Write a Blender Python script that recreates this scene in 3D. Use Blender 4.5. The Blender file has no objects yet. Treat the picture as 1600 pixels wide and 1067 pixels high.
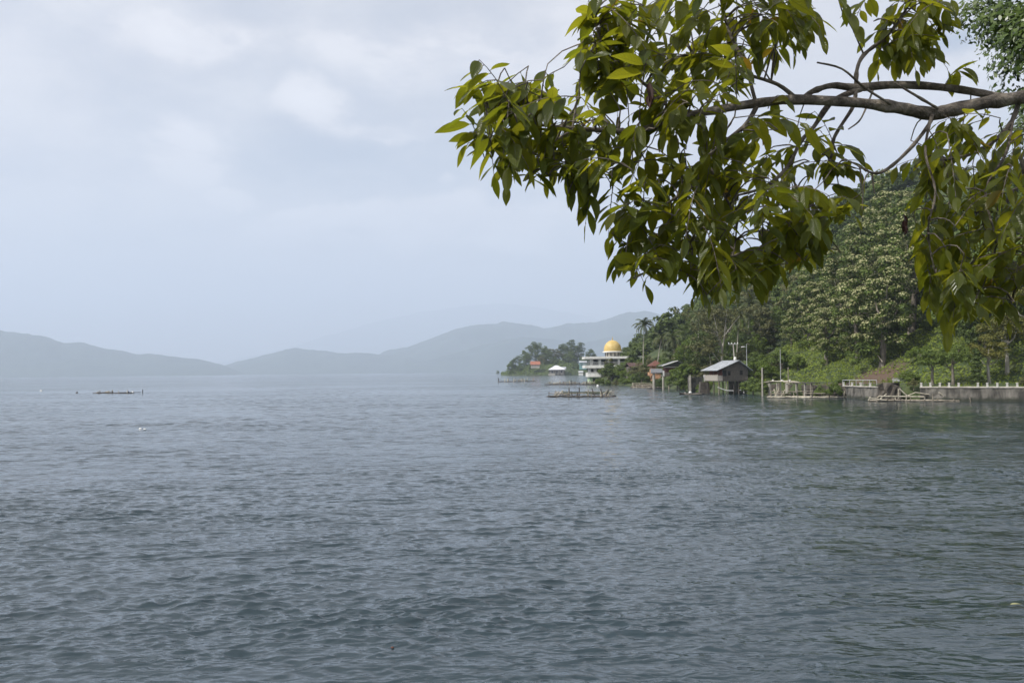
import bpy, math, random
import numpy as np
from mathutils import Vector, Matrix
C = bpy.context.scene
COL = C.collection
R = math.radians
# ------------------------------------------------------------------ camera
FPX, CAM_H, ROLL, PITCH = 1556.0, 5.0, 0.0103, math.atan(46.8/1556.0)
_f = Vector((0, math.cos(PITCH), math.sin(PITCH)))
_u0 = Vector((0, -math.sin(PITCH), math.cos(PITCH)))
_r0 = Vector((1, 0, 0))
_r = _r0*math.cos(ROLL) - _u0*math.sin(ROLL)
_u = _r0*math.sin(ROLL) + _u0*math.cos(ROLL)
cam = bpy.data.cameras.new('camera'); cam.lens = 35.0; cam.sensor_width = 36.0; cam.sensor_fit = 'HORIZONTAL'
cam.clip_start = 0.05; cam.clip_end = 60000
cam_o = bpy.data.objects.new('camera', cam); COL.objects.link(cam_o)
cam_o.matrix_world = Matrix(((_r.x, _u.x, -_f.x, 0), (_r.y, _u.y, -_f.y, 0), (_r.z, _u.z, -_f.z, CAM_H), (0, 0, 0, 1)))
C.camera = cam_o
# ------------------------------------------------------------------ light
SUN_EL, SUN_AZ = R(47), R(-118)          # azimuth measured from +Y towards +X
C.view_settings.view_transform = 'Standard'; C.view_settings.look = 'None'
C.view_settings.gamma = 1.0; C.view_settings.exposure = 0.14
sun = bpy.data.lights.new('sun', 'SUN'); sun.energy = 5.0; sun.angle = R(0.6); sun.color = (1.0, 0.96, 0.89)
sun_o = bpy.data.objects.new('sun', sun); COL.objects.link(sun_o)
sd = Vector((math.sin(SUN_AZ)*math.cos(SUN_EL), math.cos(SUN_AZ)*math.cos(SUN_EL), math.sin(SUN_EL)))
sun_o.rotation_euler = (-sd).to_track_quat('-Z', 'Y').to_euler()
sun_o.location = (-40, 10, 60)


def pray(px, py):
    """direction through a pixel of the 1600x1067 photograph, scaled so that y = 1"""
    d = _f + _r*((px-800)/FPX) + _u*((533.5-py)/FPX)
    return d/d.y


def at(px, py, Y):
    d = pray(px, py)
    return Vector((d.x*Y, Y, CAM_H + d.z*Y))


def onwater(px, py, z=0.0):
    d = pray(px, py); Y = (z-CAM_H)/d.z
    return at(px, py, Y)


# sky: Nishita under a soft cloud layer, all by direction
W = bpy.data.worlds.new('World'); C.world = W; W.use_nodes = True
nt = W.node_tree; N = nt.nodes; L = nt.links; N.clear()


def nd(tree, t, **kw):
    n = tree.nodes.new(t)
    for k, v in kw.items(): setattr(n, k, v)
    return n


def mathn(tree, op, a, b=None, c=None, clamp=False):
    n = tree.nodes.new('ShaderNodeMath'); n.operation = op; n.use_clamp = clamp
    for i, v in enumerate((a, b, c)):
        if v is None: continue
        if isinstance(v, (int, float)): n.inputs[i].default_value = v
        else: tree.links.new(v, n.inputs[i])
    return n.outputs[0]


def mixc(tree, f, a, b):
    n = tree.nodes.new('ShaderNodeMix'); n.data_type = 'RGBA'
    for s, v in ((n.inputs[0], f), (n.inputs[6], a), (n.inputs[7], b)):
        if isinstance(v, (int, float)): s.default_value = v
        elif isinstance(v, tuple): s.default_value = (v[0], v[1], v[2], 1)
        else: tree.links.new(v, s)
    return n.outputs[2]


def noise(tree, vec, scale, detail=4, rough=0.5, dist=0.0):
    n = tree.nodes.new('ShaderNodeTexNoise'); n.inputs['Scale'].default_value = scale
    n.inputs['Detail'].default_value = detail; n.inputs['Roughness'].default_value = rough
    n.inputs['Distortion'].default_value = dist
    if vec is not None: tree.links.new(vec, n.inputs['Vector'])
    return n.outputs['Fac']


def smooth(tree, v, lo, hi, a=0.0, b=1.0):
    n = tree.nodes.new('ShaderNodeMapRange'); n.interpolation_type = 'SMOOTHSTEP'
    for i, x in enumerate((lo, hi, a, b)): n.inputs[i+1].default_value = x
    tree.links.new(v, n.inputs[0])
    return n.outputs[0]


def mapping(tree, vec, scale=(1, 1, 1), loc=(0, 0, 0), rot=(0, 0, 0)):
    n = tree.nodes.new('ShaderNodeMapping')
    n.inputs['Scale'].default_value = scale; n.inputs['Location'].default_value = loc; n.inputs['Rotation'].default_value = rot
    tree.links.new(vec, n.inputs['Vector'])
    return n.outputs[0]


sky = nd(nt, 'ShaderNodeTexSky', sky_type='NISHITA'); sky.sun_disc = False
sky.sun_elevation = SUN_EL; sky.sun_rotation = SUN_AZ % (2*math.pi)
sky.air_density = 1.0; sky.dust_density = 3.0; sky.ozone_density = 1.0; sky.altitude = 100
tc = nd(nt, 'ShaderNodeTexCoord'); dirv = tc.outputs['Generated']
warp = nd(nt, 'ShaderNodeTexNoise'); warp.inputs['Scale'].default_value = 7.0; warp.inputs['Detail'].default_value = 9
L.new(dirv, warp.inputs['Vector'])
wv = nd(nt, 'ShaderNodeVectorMath', operation='MULTIPLY_ADD')
L.new(warp.outputs['Color'], wv.inputs[0]); wv.inputs[1].default_value = (0.16, 0.16, 0.10); L.new(dirv, wv.inputs[2])
wsub = nd(nt, 'ShaderNodeVectorMath', operation='SUBTRACT'); L.new(wv.outputs[0], wsub.inputs[0]); wsub.inputs[1].default_value = (0.08, 0.08, 0.05)
wdir = wsub.outputs[0]
big = noise(nt, mapping(nt, dirv, (1.6, 1.6, 3.6), (0.3, 0.1, 0.7)), 1.6, 6, 0.55, 0.3)
fine = noise(nt, mapping(nt, dirv, (1.4, 1.4, 3.2), (2.3, 1.1, 0.2)), 5.0, 9, 0.58, 0.2)
cov = mathn(nt, 'ADD', mathn(nt, 'MULTIPLY', big, 0.7), mathn(nt, 'MULTIPLY', fine, 0.3))
cover = smooth(nt, cov, 0.36, 0.56)
cover = mathn(nt, 'MULTIPLY_ADD', cover, 0.35, 0.58, clamp=True)


def blob(px, py, rx, rz, amt):
    """a cloud bank standing in one direction of the sky"""
    d = pray(px, py).normalized()
    s = nd(nt, 'ShaderNodeVectorMath', operation='SUBTRACT'); L.new(wdir, s.inputs[0]); s.inputs[1].default_value = d
    m = nd(nt, 'ShaderNodeVectorMath', operation='MULTIPLY'); L.new(s.outputs[0], m.inputs[0])
    m.inputs[1].default_value = (FPX/rx, FPX/rx, FPX/rz)
    l = nd(nt, 'ShaderNodeVectorMath', operation='LENGTH'); L.new(m.outputs[0], l.inputs[0])
    return mathn(nt, 'MULTIPLY', smooth(nt, l.outputs['Value'], 1.35, 0.35), amt)


lift = None
BLOBS = [(475, 172, 62, 34, .5), (600, 196, 130, 16, .35), (290, 70, 110, 32, .35), (270, 240, 60, 45, .28), (690, 90, 260, 50, .3), (500, 330, 45, 14, .4),
         (690, 355, 260, 36, .4), (790, 392, 90, 16, .45), (1540, 100, 130, 45, .6), (1000, 40, 200, 60, .3), (700, 282, 28, 18, .35), (370, 298, 60, 12, .2)]
for b in BLOBS:
    v = blob(*b)
    lift = v if lift is None else mathn(nt, 'MAXIMUM', lift, v)
clear = mathn(nt, 'MAXIMUM', blob(610, 262, 300, 60, .30), blob(1520, 45, 60, 22, .7))
lift = mathn(nt, 'MULTIPLY', lift, smooth(nt, fine, 0.36, 0.62, 0.45, 1.45))
cover = mathn(nt, 'ADD', cover, mathn(nt, 'SUBTRACT', lift, clear), clamp=True)
shade = smooth(nt, fine, 0.3, 0.7)
sep = nd(nt, 'ShaderNodeSeparateXYZ'); L.new(dirv, sep.inputs[0])
glowd = nd(nt, 'ShaderNodeVectorMath', operation='DOT_PRODUCT'); L.new(dirv, glowd.inputs[0]); glowd.inputs[1].default_value = sd
glow = smooth(nt, glowd.outputs['Value'], -0.1, 1.0)
ccol = mixc(nt, shade, (8.3, 7.85, 7.8), (9.3, 8.85, 8.65))
cscale = mathn(nt, 'MULTIPLY_ADD', glow, 0.55, 0.88)
cscale = mathn(nt, 'ADD', cscale, mathn(nt, 'MULTIPLY', lift, 0.26))
cs = nd(nt, 'ShaderNodeVectorMath', operation='SCALE'); L.new(ccol, cs.inputs[0]); L.new(cscale, cs.inputs[3])
skyc = mixc(nt, cover, sky.outputs[0], cs.outputs[0])
bg = nd(nt, 'ShaderNodeBackground'); bg.inputs['Strength'].default_value = 0.1
L.new(skyc, bg.inputs['Color'])
wo = nd(nt, 'ShaderNodeOutputWorld'); L.new(bg.outputs[0], wo.inputs['Surface'])

C.cycles.max_bounces = 8; C.cycles.transparent_max_bounces = 8; C.cycles.volume_bounces = 2
C.cycles.diffuse_bounces = 3; C.cycles.glossy_bounces = 3; C.cycles.transmission_bounces = 3
C.cycles.sample_clamp_indirect = 6.0; C.cycles.sample_clamp_direct = 8.0

# ------------------------------------------------------------------ materials
MAT = {}


def newmat(name):
    m = bpy.data.materials.new(name); m.use_nodes = True
    t = m.node_tree; t.nodes.clear()
    o = t.nodes.new('ShaderNodeOutputMaterial'); p = t.nodes.new('ShaderNodeBsdfPrincipled')
    t.links.new(p.outputs[0], o.inputs[0])
    MAT[name] = m
    return m, t, p, o


def surf(name, c1, c2, scale=3.0, rough=0.8, bump=0.0, stretch=(1, 1, 1), metallic=0.0, detail=5, lo=0.3, hi=0.7):
    """two-tone weathered surface"""
    m, t, p, o = newmat(name)
    tcn = t.nodes.new('ShaderNodeTexCoord')
    v = mapping(t, tcn.outputs['Object'], stretch)
    n = noise(t, v, scale, detail, 0.6, 0.3)
    t.links.new(mixc(t, smooth(t, n, lo, hi), c1, c2), p.inputs['Base Color'])
    p.inputs['Roughness'].default_value = rough; p.inputs['Metallic'].default_value = metallic
    if bump:
        b = t.nodes.new('ShaderNodeBump'); b.inputs['Strength'].default_value = bump; b.inputs['Distance'].default_value = 0.1
        t.links.new(n, b.inputs['Height']); t.links.new(b.outputs[0], p.inputs['Normal'])
    return m


def foliage(name, dark, light, trans=0.3, tcol=None, rough=0.6, spread=1.0):
    m, t, p, o = newmat(name)
    g = t.nodes.new('ShaderNodeNewGeometry'); oi = t.nodes.new('ShaderNodeObjectInfo')
    r = mathn(t, 'ADD', mathn(t, 'MULTIPLY', g.outputs['Random Per Island'], 0.75*spread), mathn(t, 'MULTIPLY', oi.outputs['Random'], 0.25))
    col = mixc(t, r, dark, light)
    t.links.new(col, p.inputs['Base Color']); p.inputs['Roughness'].default_value = rough
    p.inputs['Specular IOR Level'].default_value = 0.35
    tr = t.nodes.new('ShaderNodeBsdfTranslucent')
    if tcol is None: t.links.new(col, tr.inputs['Color'])
    else: tr.inputs['Color'].default_value = (*tcol, 1)
    mx = t.nodes.new('ShaderNodeMixShader'); mx.inputs[0].default_value = trans
    t.links.new(p.outputs[0], mx.inputs[1]); t.links.new(tr.outputs[0], mx.inputs[2]); t.links.new(mx.outputs[0], o.inputs[0])
    return m


# ------------------------------------------------------------------ object helpers
def tag(o, label=None, cat=None, group=None, kind=None):
    if label: o['label'] = label
    if cat: o['category'] = cat
    if group: o['group'] = group
    if kind: o['kind'] = kind
    return o


def empty(name, loc=(0, 0, 0), rz=0.0):
    o = bpy.data.objects.new(name, None); o.empty_display_size = 0.3
    o.location = loc; o.rotation_euler = (0, 0, rz); COL.objects.link(o)
    return o


def link(name, me, parent=None, loc=None):
    o = bpy.data.objects.new(name, me); COL.objects.link(o)
    if parent is not None: o.parent = parent
    if loc is not None: o.location = loc
    return o


def npmesh(name, V, F, mat, smooth_=False, uv=None):
    """V (n,3) array, F (m,k) array of one polygon size"""
    me = bpy.data.meshes.new(name)
    V = np.asarray(V, np.float32); F = np.asarray(F, np.int32); m, k = F.shape
    me.vertices.add(len(V)); me.vertices.foreach_set('co', V.ravel())
    me.loops.add(m*k); me.loops.foreach_set('vertex_index', F.ravel())
    me.polygons.add(m); me.polygons.foreach_set('loop_start', np.arange(0, m*k, k, dtype=np.int32))
    if smooth_: me.polygons.foreach_set('use_smooth', np.ones(m, dtype=bool))
    if uv is not None:
        l = me.uv_layers.new(name='UVMap'); l.data.foreach_set('uv', np.asarray(uv, np.float32)[F.ravel()].ravel())
    me.update(calc_edges=True)
    me.materials.append(MAT[mat])
    return me


class MB:
    """collects shapes; build() links them as one mesh object"""
    def __init__(s): s.v = []; s.f = []; s.sm = []

    def add(s, vs, fs, sm=False):
        b = len(s.v); s.v += [tuple(v) for v in vs]
        for f in fs: s.f.append([b+i for i in f]); s.sm.append(sm)

    def box(s, x0, x1, y0, y1, z0, z1):
        vs = [(x, y, z) for z in (z0, z1) for y in (y0, y1) for x in (x0, x1)]
        s.add(vs, [(0, 2, 3, 1), (4, 5, 7, 6), (0, 1, 5, 4), (2, 6, 7, 3), (0, 4, 6, 2), (1, 3, 7, 5)]); return s

    def prism(s, poly, y0, y1, axis='y'):
        n = len(poly)
        f = {'y': lambda a, b, t: (a, t, b), 'x': lambda a, b, t: (t, a, b), 'z': lambda a, b, t: (a, b, t)}[axis]
        vs = [f(a, b, y0) for a, b in poly] + [f(a, b, y1) for a, b in poly]
        s.add(vs, [tuple(range(n)), tuple(range(2*n-1, n-1, -1))] + [(i, (i+1) % n, n+(i+1) % n, n+i) for i in range(n)]); return s

    def tube(s, pts, rad, n=8, caps=True, wob=0.0, rng=None):
        pts = [Vector(p) for p in pts]
        if not isinstance(rad, (list, tuple, np.ndarray)): rad = [rad]*len(pts)
        vs = []; ref = None
        for i, p in enumerate(pts):
            t = (pts[min(i+1, len(pts)-1)]-pts[max(i-1, 0)])
            t = t.normalized() if t.length > 1e-9 else Vector((0, 0, 1))
            if ref is None:
                ref = Vector((0, 0, 1)) if abs(t.z) < 0.9 else Vector((1, 0, 0))
            a = (ref - t*ref.dot(t)).normalized(); b = t.cross(a); ref = a
            for k in range(n):
                q = 2*math.pi*k/n
                r_ = rad[i]*(1+(rng.uniform(-wob, wob) if rng else 0))
                vs.append(p + a*(math.cos(q)*r_) + b*(math.sin(q)*r_))
        fs = []
        for i in range(len(pts)-1):
            for k in range(n):
                fs.append((i*n+k, i*n+(k+1) % n, (i+1)*n+(k+1) % n, (i+1)*n+k))
        s.add(vs, fs, True)
        if caps:
            m = (len(pts)-1)*n
            s.add([vs[i] for i in range(n)], [tuple(range(n-1, -1, -1))]); s.add([vs[m+i] for i in range(n)], [tuple(range(n))])
        return s

    def lathe(s, prof, n=24, c=(0, 0, 0)):
        vs = [(c[0]+r*math.cos(2*math.pi*k/n), c[1]+r*math.sin(2*math.pi*k/n), c[2]+z) for r, z in prof for k in range(n)]
        fs = [(i*n+k, i*n+(k+1) % n, (i+1)*n+(k+1) % n, (i+1)*n+k) for i in range(len(prof)-1) for k in range(n)]
        s.add(vs, fs, True); return s

    def mesh(s, name, mat):
        me = bpy.data.meshes.new(name); me.from_pydata(s.v, [], s.f); me.update()
        me.polygons.foreach_set('use_smooth', s.sm); me.materials.append(MAT[mat]); return me

    def build(s, name, mat, parent=None, loc=None):
        return link(name, s.mesh(name, mat), parent, loc)


def vnoise(x, y, seed=0):
    """cheap smooth value noise in numpy, about -1..1"""
    r = np.random.RandomState(seed); out = np.zeros_like(x, dtype=float)
    for k in range(7):
        a = r.uniform(0, 2*math.pi); w = r.uniform(0.6, 1.7); ph = r.uniform(0, 6.28)
        out += np.sin((x*math.cos(a)+y*math.sin(a))*w + ph + 1.3*np.sin((x*math.sin(a)-y*math.cos(a))*w*0.7+ph*2))
    return out/3.5


def fbm(x, y, seed=0, octv=4):
    o = np.zeros_like(x, dtype=float); a = 1.0; f = 1.0
    for k in range(octv):
        o += a*vnoise(x*f, y*f, seed+k*11); a *= 0.5; f *= 2.03
    return o


# ------------------------------------------------------------------ water
def make_water():
    m, t, p, o = newmat('lake_water')
    tcn = t.nodes.new('ShaderNodeTexCoord'); ob = tcn.outputs['Object']
    p.inputs['Base Color'].default_value = (0.022, 0.038, 0.047, 1)
    p.inputs['Roughness'].default_value = 0.07; p.inputs['IOR'].default_value = 1.333
    n1 = noise(t, mapping(t, ob, (1.0, 1.7, 1), rot=(0, 0, R(-14))), 4.5, 3, 0.55, 0.4)
    n2 = noise(t, mapping(t, ob, (0.7, 1.4, 1), rot=(0, 0, R(-10))), 1.0, 3, 0.6, 0.4)
    gust = smooth(t, noise(t, mapping(t, ob, (0.010, 0.022, 1)), 1.0, 3, 0.6, 0.6), 0.34, 0.62, 0.35, 1.0)
    n3 = noise(t, mapping(t, ob, (0.5, 1.0, 1), rot=(0, 0, R(-10))), 0.28, 4, 0.65, 0.5)
    h = mathn(t, 'ADD', mathn(t, 'MULTIPLY', n1, 0.030), mathn(t, 'MULTIPLY', n2, 0.24))
    cd = t.nodes.new('ShaderNodeVectorMath'); cd.operation = 'DISTANCE'; t.links.new(ob, cd.inputs[0]); cd.inputs[1].default_value = (82, 126, 0)
    h = mathn(t, 'ADD', h, mathn(t, 'MULTIPLY', n3, 0.30))
    h = mathn(t, 'MULTIPLY', h, smooth(t, noise(t, mapping(t, ob, (0.10, 0.17, 1)), 1.0, 4, 0.65, 0.4), 0.3, 0.7, 0.45, 1.35))
    h = mathn(t, 'MULTIPLY', mathn(t, 'MULTIPLY', h, gust), smooth(t, cd.outputs['Value'], 38.0, 80.0, 0.30, 1.0))     # lee of the shore
    b = t.nodes.new('ShaderNodeBump'); b.inputs['Strength'].default_value = 0.75; b.inputs['Distance'].default_value = 1.0
    t.links.new(h, b.inputs['Height']); t.links.new(b.outputs[0], p.inputs['Normal'])
    # near waters: real displaced waves on a polar grid that thins out with distance
    th = np.concatenate([np.linspace(-R(170), -R(36), 40)[:-1], np.linspace(-R(36), R(36), 1000), np.linspace(R(36), R(190), 45)[1:]])
    r = np.concatenate([np.linspace(3.0, 10, 12)[:-1], np.exp(np.linspace(math.log(10), math.log(55), 690))[:-1], np.exp(np.linspace(math.log(55), math.log(420), 520)), np.exp(np.linspace(math.log(420), math.log(31500), 80))[1:]])
    T, Rr = np.meshgrid(th, r)
    X = np.sin(T)*Rr; Y = np.cos(T)*Rr
    rs = np.random.RandomState(5)
    Z = np.zeros_like(X); DX = np.zeros_like(X); DY = np.zeros_like(X)
    shelter = 1/(1+np.exp(-((X-0.26*Y)-1.0)*0.55))*np.clip((46-Y)/22, 0, 1)      # calm corner under the trees
    shelter = np.maximum(shelter, 0.75*np.clip((78-np.hypot(X-82, Y-126))/40, 0, 1))
    shelter = np.maximum(shelter, np.clip((19.5-Y+0.25*X)/7, 0, 0.35))
    g = 0.75+0.28*fbm(X*0.10, Y*0.16, 3, 3)
    for i in range(118):
        lam = math.exp(rs.uniform(math.log(0.13), math.log(0.95))) if i < 90 else math.exp(rs.uniform(math.log(1.0), math.log(4.5)))
        a = R(-76)+rs.normal(0, 0.75)                        # heading of the waves
        k = 2*math.pi/lam; kx, ky = k*math.cos(a), k*math.sin(a)
        slope = 0.036*(1.0 if lam < 1.2 else 0.8)
        slope = slope if i < 90 else 0.015
        if i >= 90: slope = slope*(1+1.3*np.clip((Rr-45)/70, 0, 1))
        amp = slope/k
        fade = np.clip((lam/(Rr*np.where(Rr < 55, 0.0026, 0.0042))-1.6)/2.0, 0, 1)       # no waves finer than the grid
        loc = fade*g*(1-shelter*(0.90 if lam < 0.75 else 0.60))
        ph = kx*X+ky*Y+rs.uniform(0, 6.283)+0.9*np.sin(0.31*X+0.23*Y+i)
        c = np.cos(ph); s_ = np.sin(ph)
        Z += amp*loc*c; DX -= 0.85*amp*loc*s_*math.cos(a); DY -= 0.85*amp*loc*s_*math.sin(a)
    X2 = X+DX; Y2 = Y+DY
    V = np.stack([X2.ravel(), Y2.ravel(), Z.ravel()], 1)
    nr, nc = X.shape
    idx = np.arange(nr*nc).reshape(nr, nc)
    F = np.stack([idx[:-1, :-1].ravel(), idx[:-1, 1:].ravel(), idx[1:, 1:].ravel(), idx[1:, :-1].ravel()], 1)[:, ::-1]
    o = link('lake_water', npmesh('lake_water', V, F, 'lake_water', True)); tag(o, kind='structure')


make_water()

# ------------------------------------------------------------------ distant mountains
surf('far_forest', (0.020, 0.042, 0.040), (0.042, 0.070, 0.058), 0.004, 0.95)  # forest green pushed to blue: some haze tint is put into this colour


def ridge(name, pts, Y, depth, seed, base_px=None):
    """a mountain whose crest follows the pixels pts at distance Y, falling to the lake in front and behind"""
    xs = np.linspace(pts[0][0], pts[-1][0], 320)
    ys = np.interp(xs, [p[0] for p in pts], [p[1] for p in pts])
    k = np.ones(3)/3; ysm = np.convolve(np.pad(ys, 1, mode='edge'), k, mode='valid')+1.1*fbm(xs*0.09, xs*0, seed, 4)*np.clip((578-ys)/30, 0, 1)
    crest = np.array([list(at(a, b, Y)) for a, b in zip(xs, ysm)])
    nv = 40; w = np.linspace(-1, 1, nv)
    V = np.zeros((nv, len(xs), 3))
    for j, q in enumerate(w):
        prof = (1-abs(q))**1.15
        V[j, :, 0] = crest[:, 0]*(1+q*depth/Y*0.9); V[j, :, 1] = Y+q*depth
        V[j, :, 2] = np.maximum(crest[:, 2], 3)*prof - 6*abs(q)
    amp = np.clip(V[..., 2]*0.10, 0, 40)*np.minimum(1, np.abs(w)[:, None]*4+0.15)
    V[..., 2] += amp*fbm(V[..., 0]*0.006, V[..., 1]*0.006, seed, 5)
    idx = np.arange(nv*len(xs)).reshape(nv, len(xs))
    F = np.stack([idx[:-1, :-1].ravel(), idx[:-1, 1:].ravel(), idx[1:, 1:].ravel(), idx[1:, :-1].ravel()], 1)
    return tag(link(name, npmesh(name, V.reshape(-1, 3), F, 'far_forest', True)), kind='structure')


ridge('mountain', [(-420, 500), (-200, 492), (-60, 508), (0, 514), (40, 519), (80, 528), (100, 535), (130, 536), (170, 545), (215, 551), (270, 556), (310, 561), (345, 569), (380, 583)], 9300, 1350, 1)
ridge('mountain', [(330, 578), (370, 564), (400, 557), (430, 549), (460, 543), (480, 546), (520, 549), (560, 550), (640, 556), (700, 566), (800, 577)], 10600, 1200, 2)
ridge('mountain', [(560, 570), (600, 547), (650, 537), (680, 524), (710, 513), (735, 508), (765, 506), (785, 500), (810, 504), (850, 509), (890, 502), (930, 505), (960, 492), (985, 485), (1010, 483), (1030, 487), (1060, 500), (1100, 512), (1200, 530), (1300, 560)], 11300, 1350, 3)
ridge('mountain', [(620, 577), (690, 556), (740, 541), (790, 530), (830, 525), (900, 533), (980, 520), (1060, 525), (1150, 560)], 9700, 675, 4)
ridge('mountain', [(300, 574), (420, 550), (520, 520), (600, 497), (660, 485), (720, 477), (780, 470), (860, 480), (950, 500), (1050, 520), (1200, 560)], 29500, 1500, 5)

# ------------------------------------------------------------------ terrain of the shore
SH = [(-90, 6), (-2, 6.5), (7, 7), (18, 13), (60, 37), (100, 60), (130, 78), (139, 72), (150, 59), (174, 52.6), (190, 48.7), (210, 43), (240, 41.5), (266, 41), (316, 37.6),
      (350, 33), (364, 29), (378, 27), (400, 33), (450, 37), (600, 47), (800, 66), (1000, 92), (1180, 110)]
SHY = np.array([p[0] for p in SH], float); SHX = np.array([p[1] for p in SH], float)


def inland(x, y):
    x = np.asarray(x, float); y = np.asarray(y, float)
    best = np.full(np.broadcast(x, y).shape, 1e9)
    for i in range(len(SH)-1):
        ax, ay, bx, by = SHX[i], SHY[i], SHX[i+1], SHY[i+1]
        dx, dy = bx-ax, by-ay
        t = np.clip(((x-ax)*dx+(y-ay)*dy)/(dx*dx+dy*dy), 0, 1)
        best = np.minimum(best, np.hypot(x-ax-t*dx, y-ay-t*dy))
    s = np.where(x > np.interp(y, SHY, SHX), best, -best)
    return np.maximum(s, 6.5-y)                              # the bank the camera stands on


def hz(x, y):
    x = np.asarray(x, float); y = np.asarray(y, float)
    d = inland(x, y)
    wall = np.clip((232-y)/25, 0, 1)*np.clip((y-100)/20, 0, 1)
    zw = np.where(d > 1.9, 2.0+np.clip(d-0.3, 0, 9)*0.05, -1.5)
    zr = np.clip(d*0.55, -2.0, 3.0)
    z = zw*wall+zr*(1-wall)
    hill = np.clip((y-70)/60, 0, 1)
    rise = np.clip(d-9.5, 0, 46)*0.52+np.clip(d-55, 0, 400)*(0.26+0.48*np.clip((y-290)/130, 0, 1))
    rise = np.where(rise > 74, 74+(rise-74)*0.15, rise)
    z = z+hill*rise*np.clip(1.12-(y-520)/900, 0.25, 1)+np.clip(d-12, 0, 30)/30*2.2*fbm(x*0.03, y*0.03, 8, 3)*hill
    near = 1-hill
    z = z+near*np.clip(d*0.6-3.0, 0, 0.5)
    return z


surf('scrub_ground', (0.030, 0.052, 0.012), (0.060, 0.075, 0.022), 0.25, 0.95, 0.4)
_t = MAT['scrub_ground'].node_tree; _p = _t.nodes['Principled BSDF']; _l = _p.inputs['Base Color'].links[0].from_socket
_tc = _t.nodes.new('ShaderNodeTexCoord'); _d = _t.nodes.new('ShaderNodeVectorMath'); _d.operation = 'DISTANCE'
_t.links.new(mapping(_t, _tc.outputs['Object'], (1, 1, 0)), _d.inputs[0]); _d.inputs[1].default_value = (61.5, 174.5, 0)
_dd = mathn(_t, 'ADD', _d.outputs['Value'], mathn(_t, 'MULTIPLY', noise(_t, _tc.outputs['Object'], 0.6, 5, 0.6), 7.0))
_t.links.new(mixc(_t, smooth(_t, _dd, 12.0, 8.0), _l, (0.10, 0.065, 0.045)), _p.inputs['Base Color'])      # bare reddish soil
gx = np.concatenate([np.arange(3, 130, 1.6), np.arange(130, 420, 6.0)])
gy = np.concatenate([np.arange(-60, 130, 5.0), np.arange(130, 260, 1.6), np.arange(260, 420, 4.0), np.arange(420, 1200, 12.0)])
GX, GY = np.meshgrid(gx, gy); GZ = hz(GX, GY)
idx = np.arange(GX.size).reshape(GX.shape)
F = np.stack([idx[:-1, :-1].ravel(), idx[:-1, 1:].ravel(), idx[1:, 1:].ravel(), idx[1:, :-1].ravel()], 1)
tag(link('shore_terrain', npmesh('shore_terrain', np.stack([GX.ravel(), GY.ravel(), GZ.ravel()], 1), F, 'scrub_ground', True)), kind='structure')
bx = np.arange(-60, 4, 2.0); by = np.arange(-60, 9, 1.5); BX, BY = np.meshgrid(bx, by)
BZ = np.clip((6.5-BY)*0.9, -1.5, 3.4)-0.01
idx = np.arange(BX.size).reshape(BX.shape)
F = np.stack([idx[:-1, :-1].ravel(), idx[:-1, 1:].ravel(), idx[1:, 1:].ravel(), idx[1:, :-1].ravel()], 1)
tag(link('near_bank', npmesh('near_bank', np.stack([BX.ravel(), BY.ravel(), BZ.ravel()], 1), F, 'scrub_ground', True)), kind='structure')


def headland_z(x, y):
    u = (x-46)/62; v = (y-1262)/66
    q = np.sqrt(u*u+v*v)
    return 17*np.clip(1-q*q, -0.15, 1)**1.0*(0.55+0.45*np.clip((x+20)/70, 0, 1))-0.2


hx = np.linspace(-30, 130, 50); hy = np.linspace(1185, 1345, 40); HX, HY = np.meshgrid(hx, hy)
HZ = headland_z(HX, HY)
idx = np.arange(HX.size).reshape(HX.shape)
F = np.stack([idx[:-1, :-1].ravel(), idx[:-1, 1:].ravel(), idx[1:, 1:].ravel(), idx[1:, :-1].ravel()], 1)
tag(link('headland_terrain', npmesh('headland_terrain', np.stack([HX.ravel(), HY.ravel(), HZ.ravel()], 1), F, 'scrub_ground', True)), kind='structure')
# ------------------------------------------------------------------ vegetation
foliage('leaf_dark', (0.028, 0.053, 0.009), (0.100, 0.138, 0.024), 0.14)
foliage('leaf_mid', (0.048, 0.083, 0.011), (0.142, 0.193, 0.029), 0.16)
foliage('leaf_bright', (0.058, 0.107, 0.009), (0.150, 0.200, 0.024), 0.32)
foliage('leaf_yellow', (0.070, 0.085, 0.014), (0.190, 0.180, 0.035), 0.32)
foliage('leaf_olive', (0.062, 0.073, 0.025), (0.182, 0.175, 0.062), 0.16)
foliage('leaf_scrub', (0.076, 0.127, 0.012), (0.214, 0.260, 0.030), 0.30)
foliage('blossom_cream', (0.20, 0.21, 0.085), (0.40, 0.385, 0.19), 0.15)
foliage('palm_leaf', (0.040, 0.062, 0.016), (0.130, 0.140, 0.050), 0.22, rough=0.4)
foliage('leaf_glossy', (0.041, 0.077, 0.013), (0.101, 0.144, 0.025), 0.22, rough=0.28)
surf('bark_grey', (0.10, 0.085, 0.065), (0.24, 0.21, 0.17), 1.6, 0.9, 0.4, (1, 1, 0.3))
surf('bark_pale', (0.22, 0.20, 0.16), (0.42, 0.39, 0.33), 1.2, 0.85, 0.3, (1, 1, 0.3))


def unit(a): return a/np.maximum(np.linalg.norm(a, axis=1, keepdims=True), 1e-9)


def leafquads(cen, nor, size, rs, asp=0.5, fold=0.12):
    n = len(cen); nor = unit(nor)
    t = unit(np.cross(nor, unit(rs.normal(size=(n, 3))))); b = np.cross(nor, t)
    s = (size*rs.uniform(0.6, 1.35, n))[:, None]
    V = np.stack([cen-t*s*0.5, cen-b*s*asp*0.5+nor*s*fold, cen+t*s*0.5, cen+b*s*asp*0.5+nor*s*fold], 1).reshape(-1, 3)
    return V, np.arange(n*4).reshape(n, 4)


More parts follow.
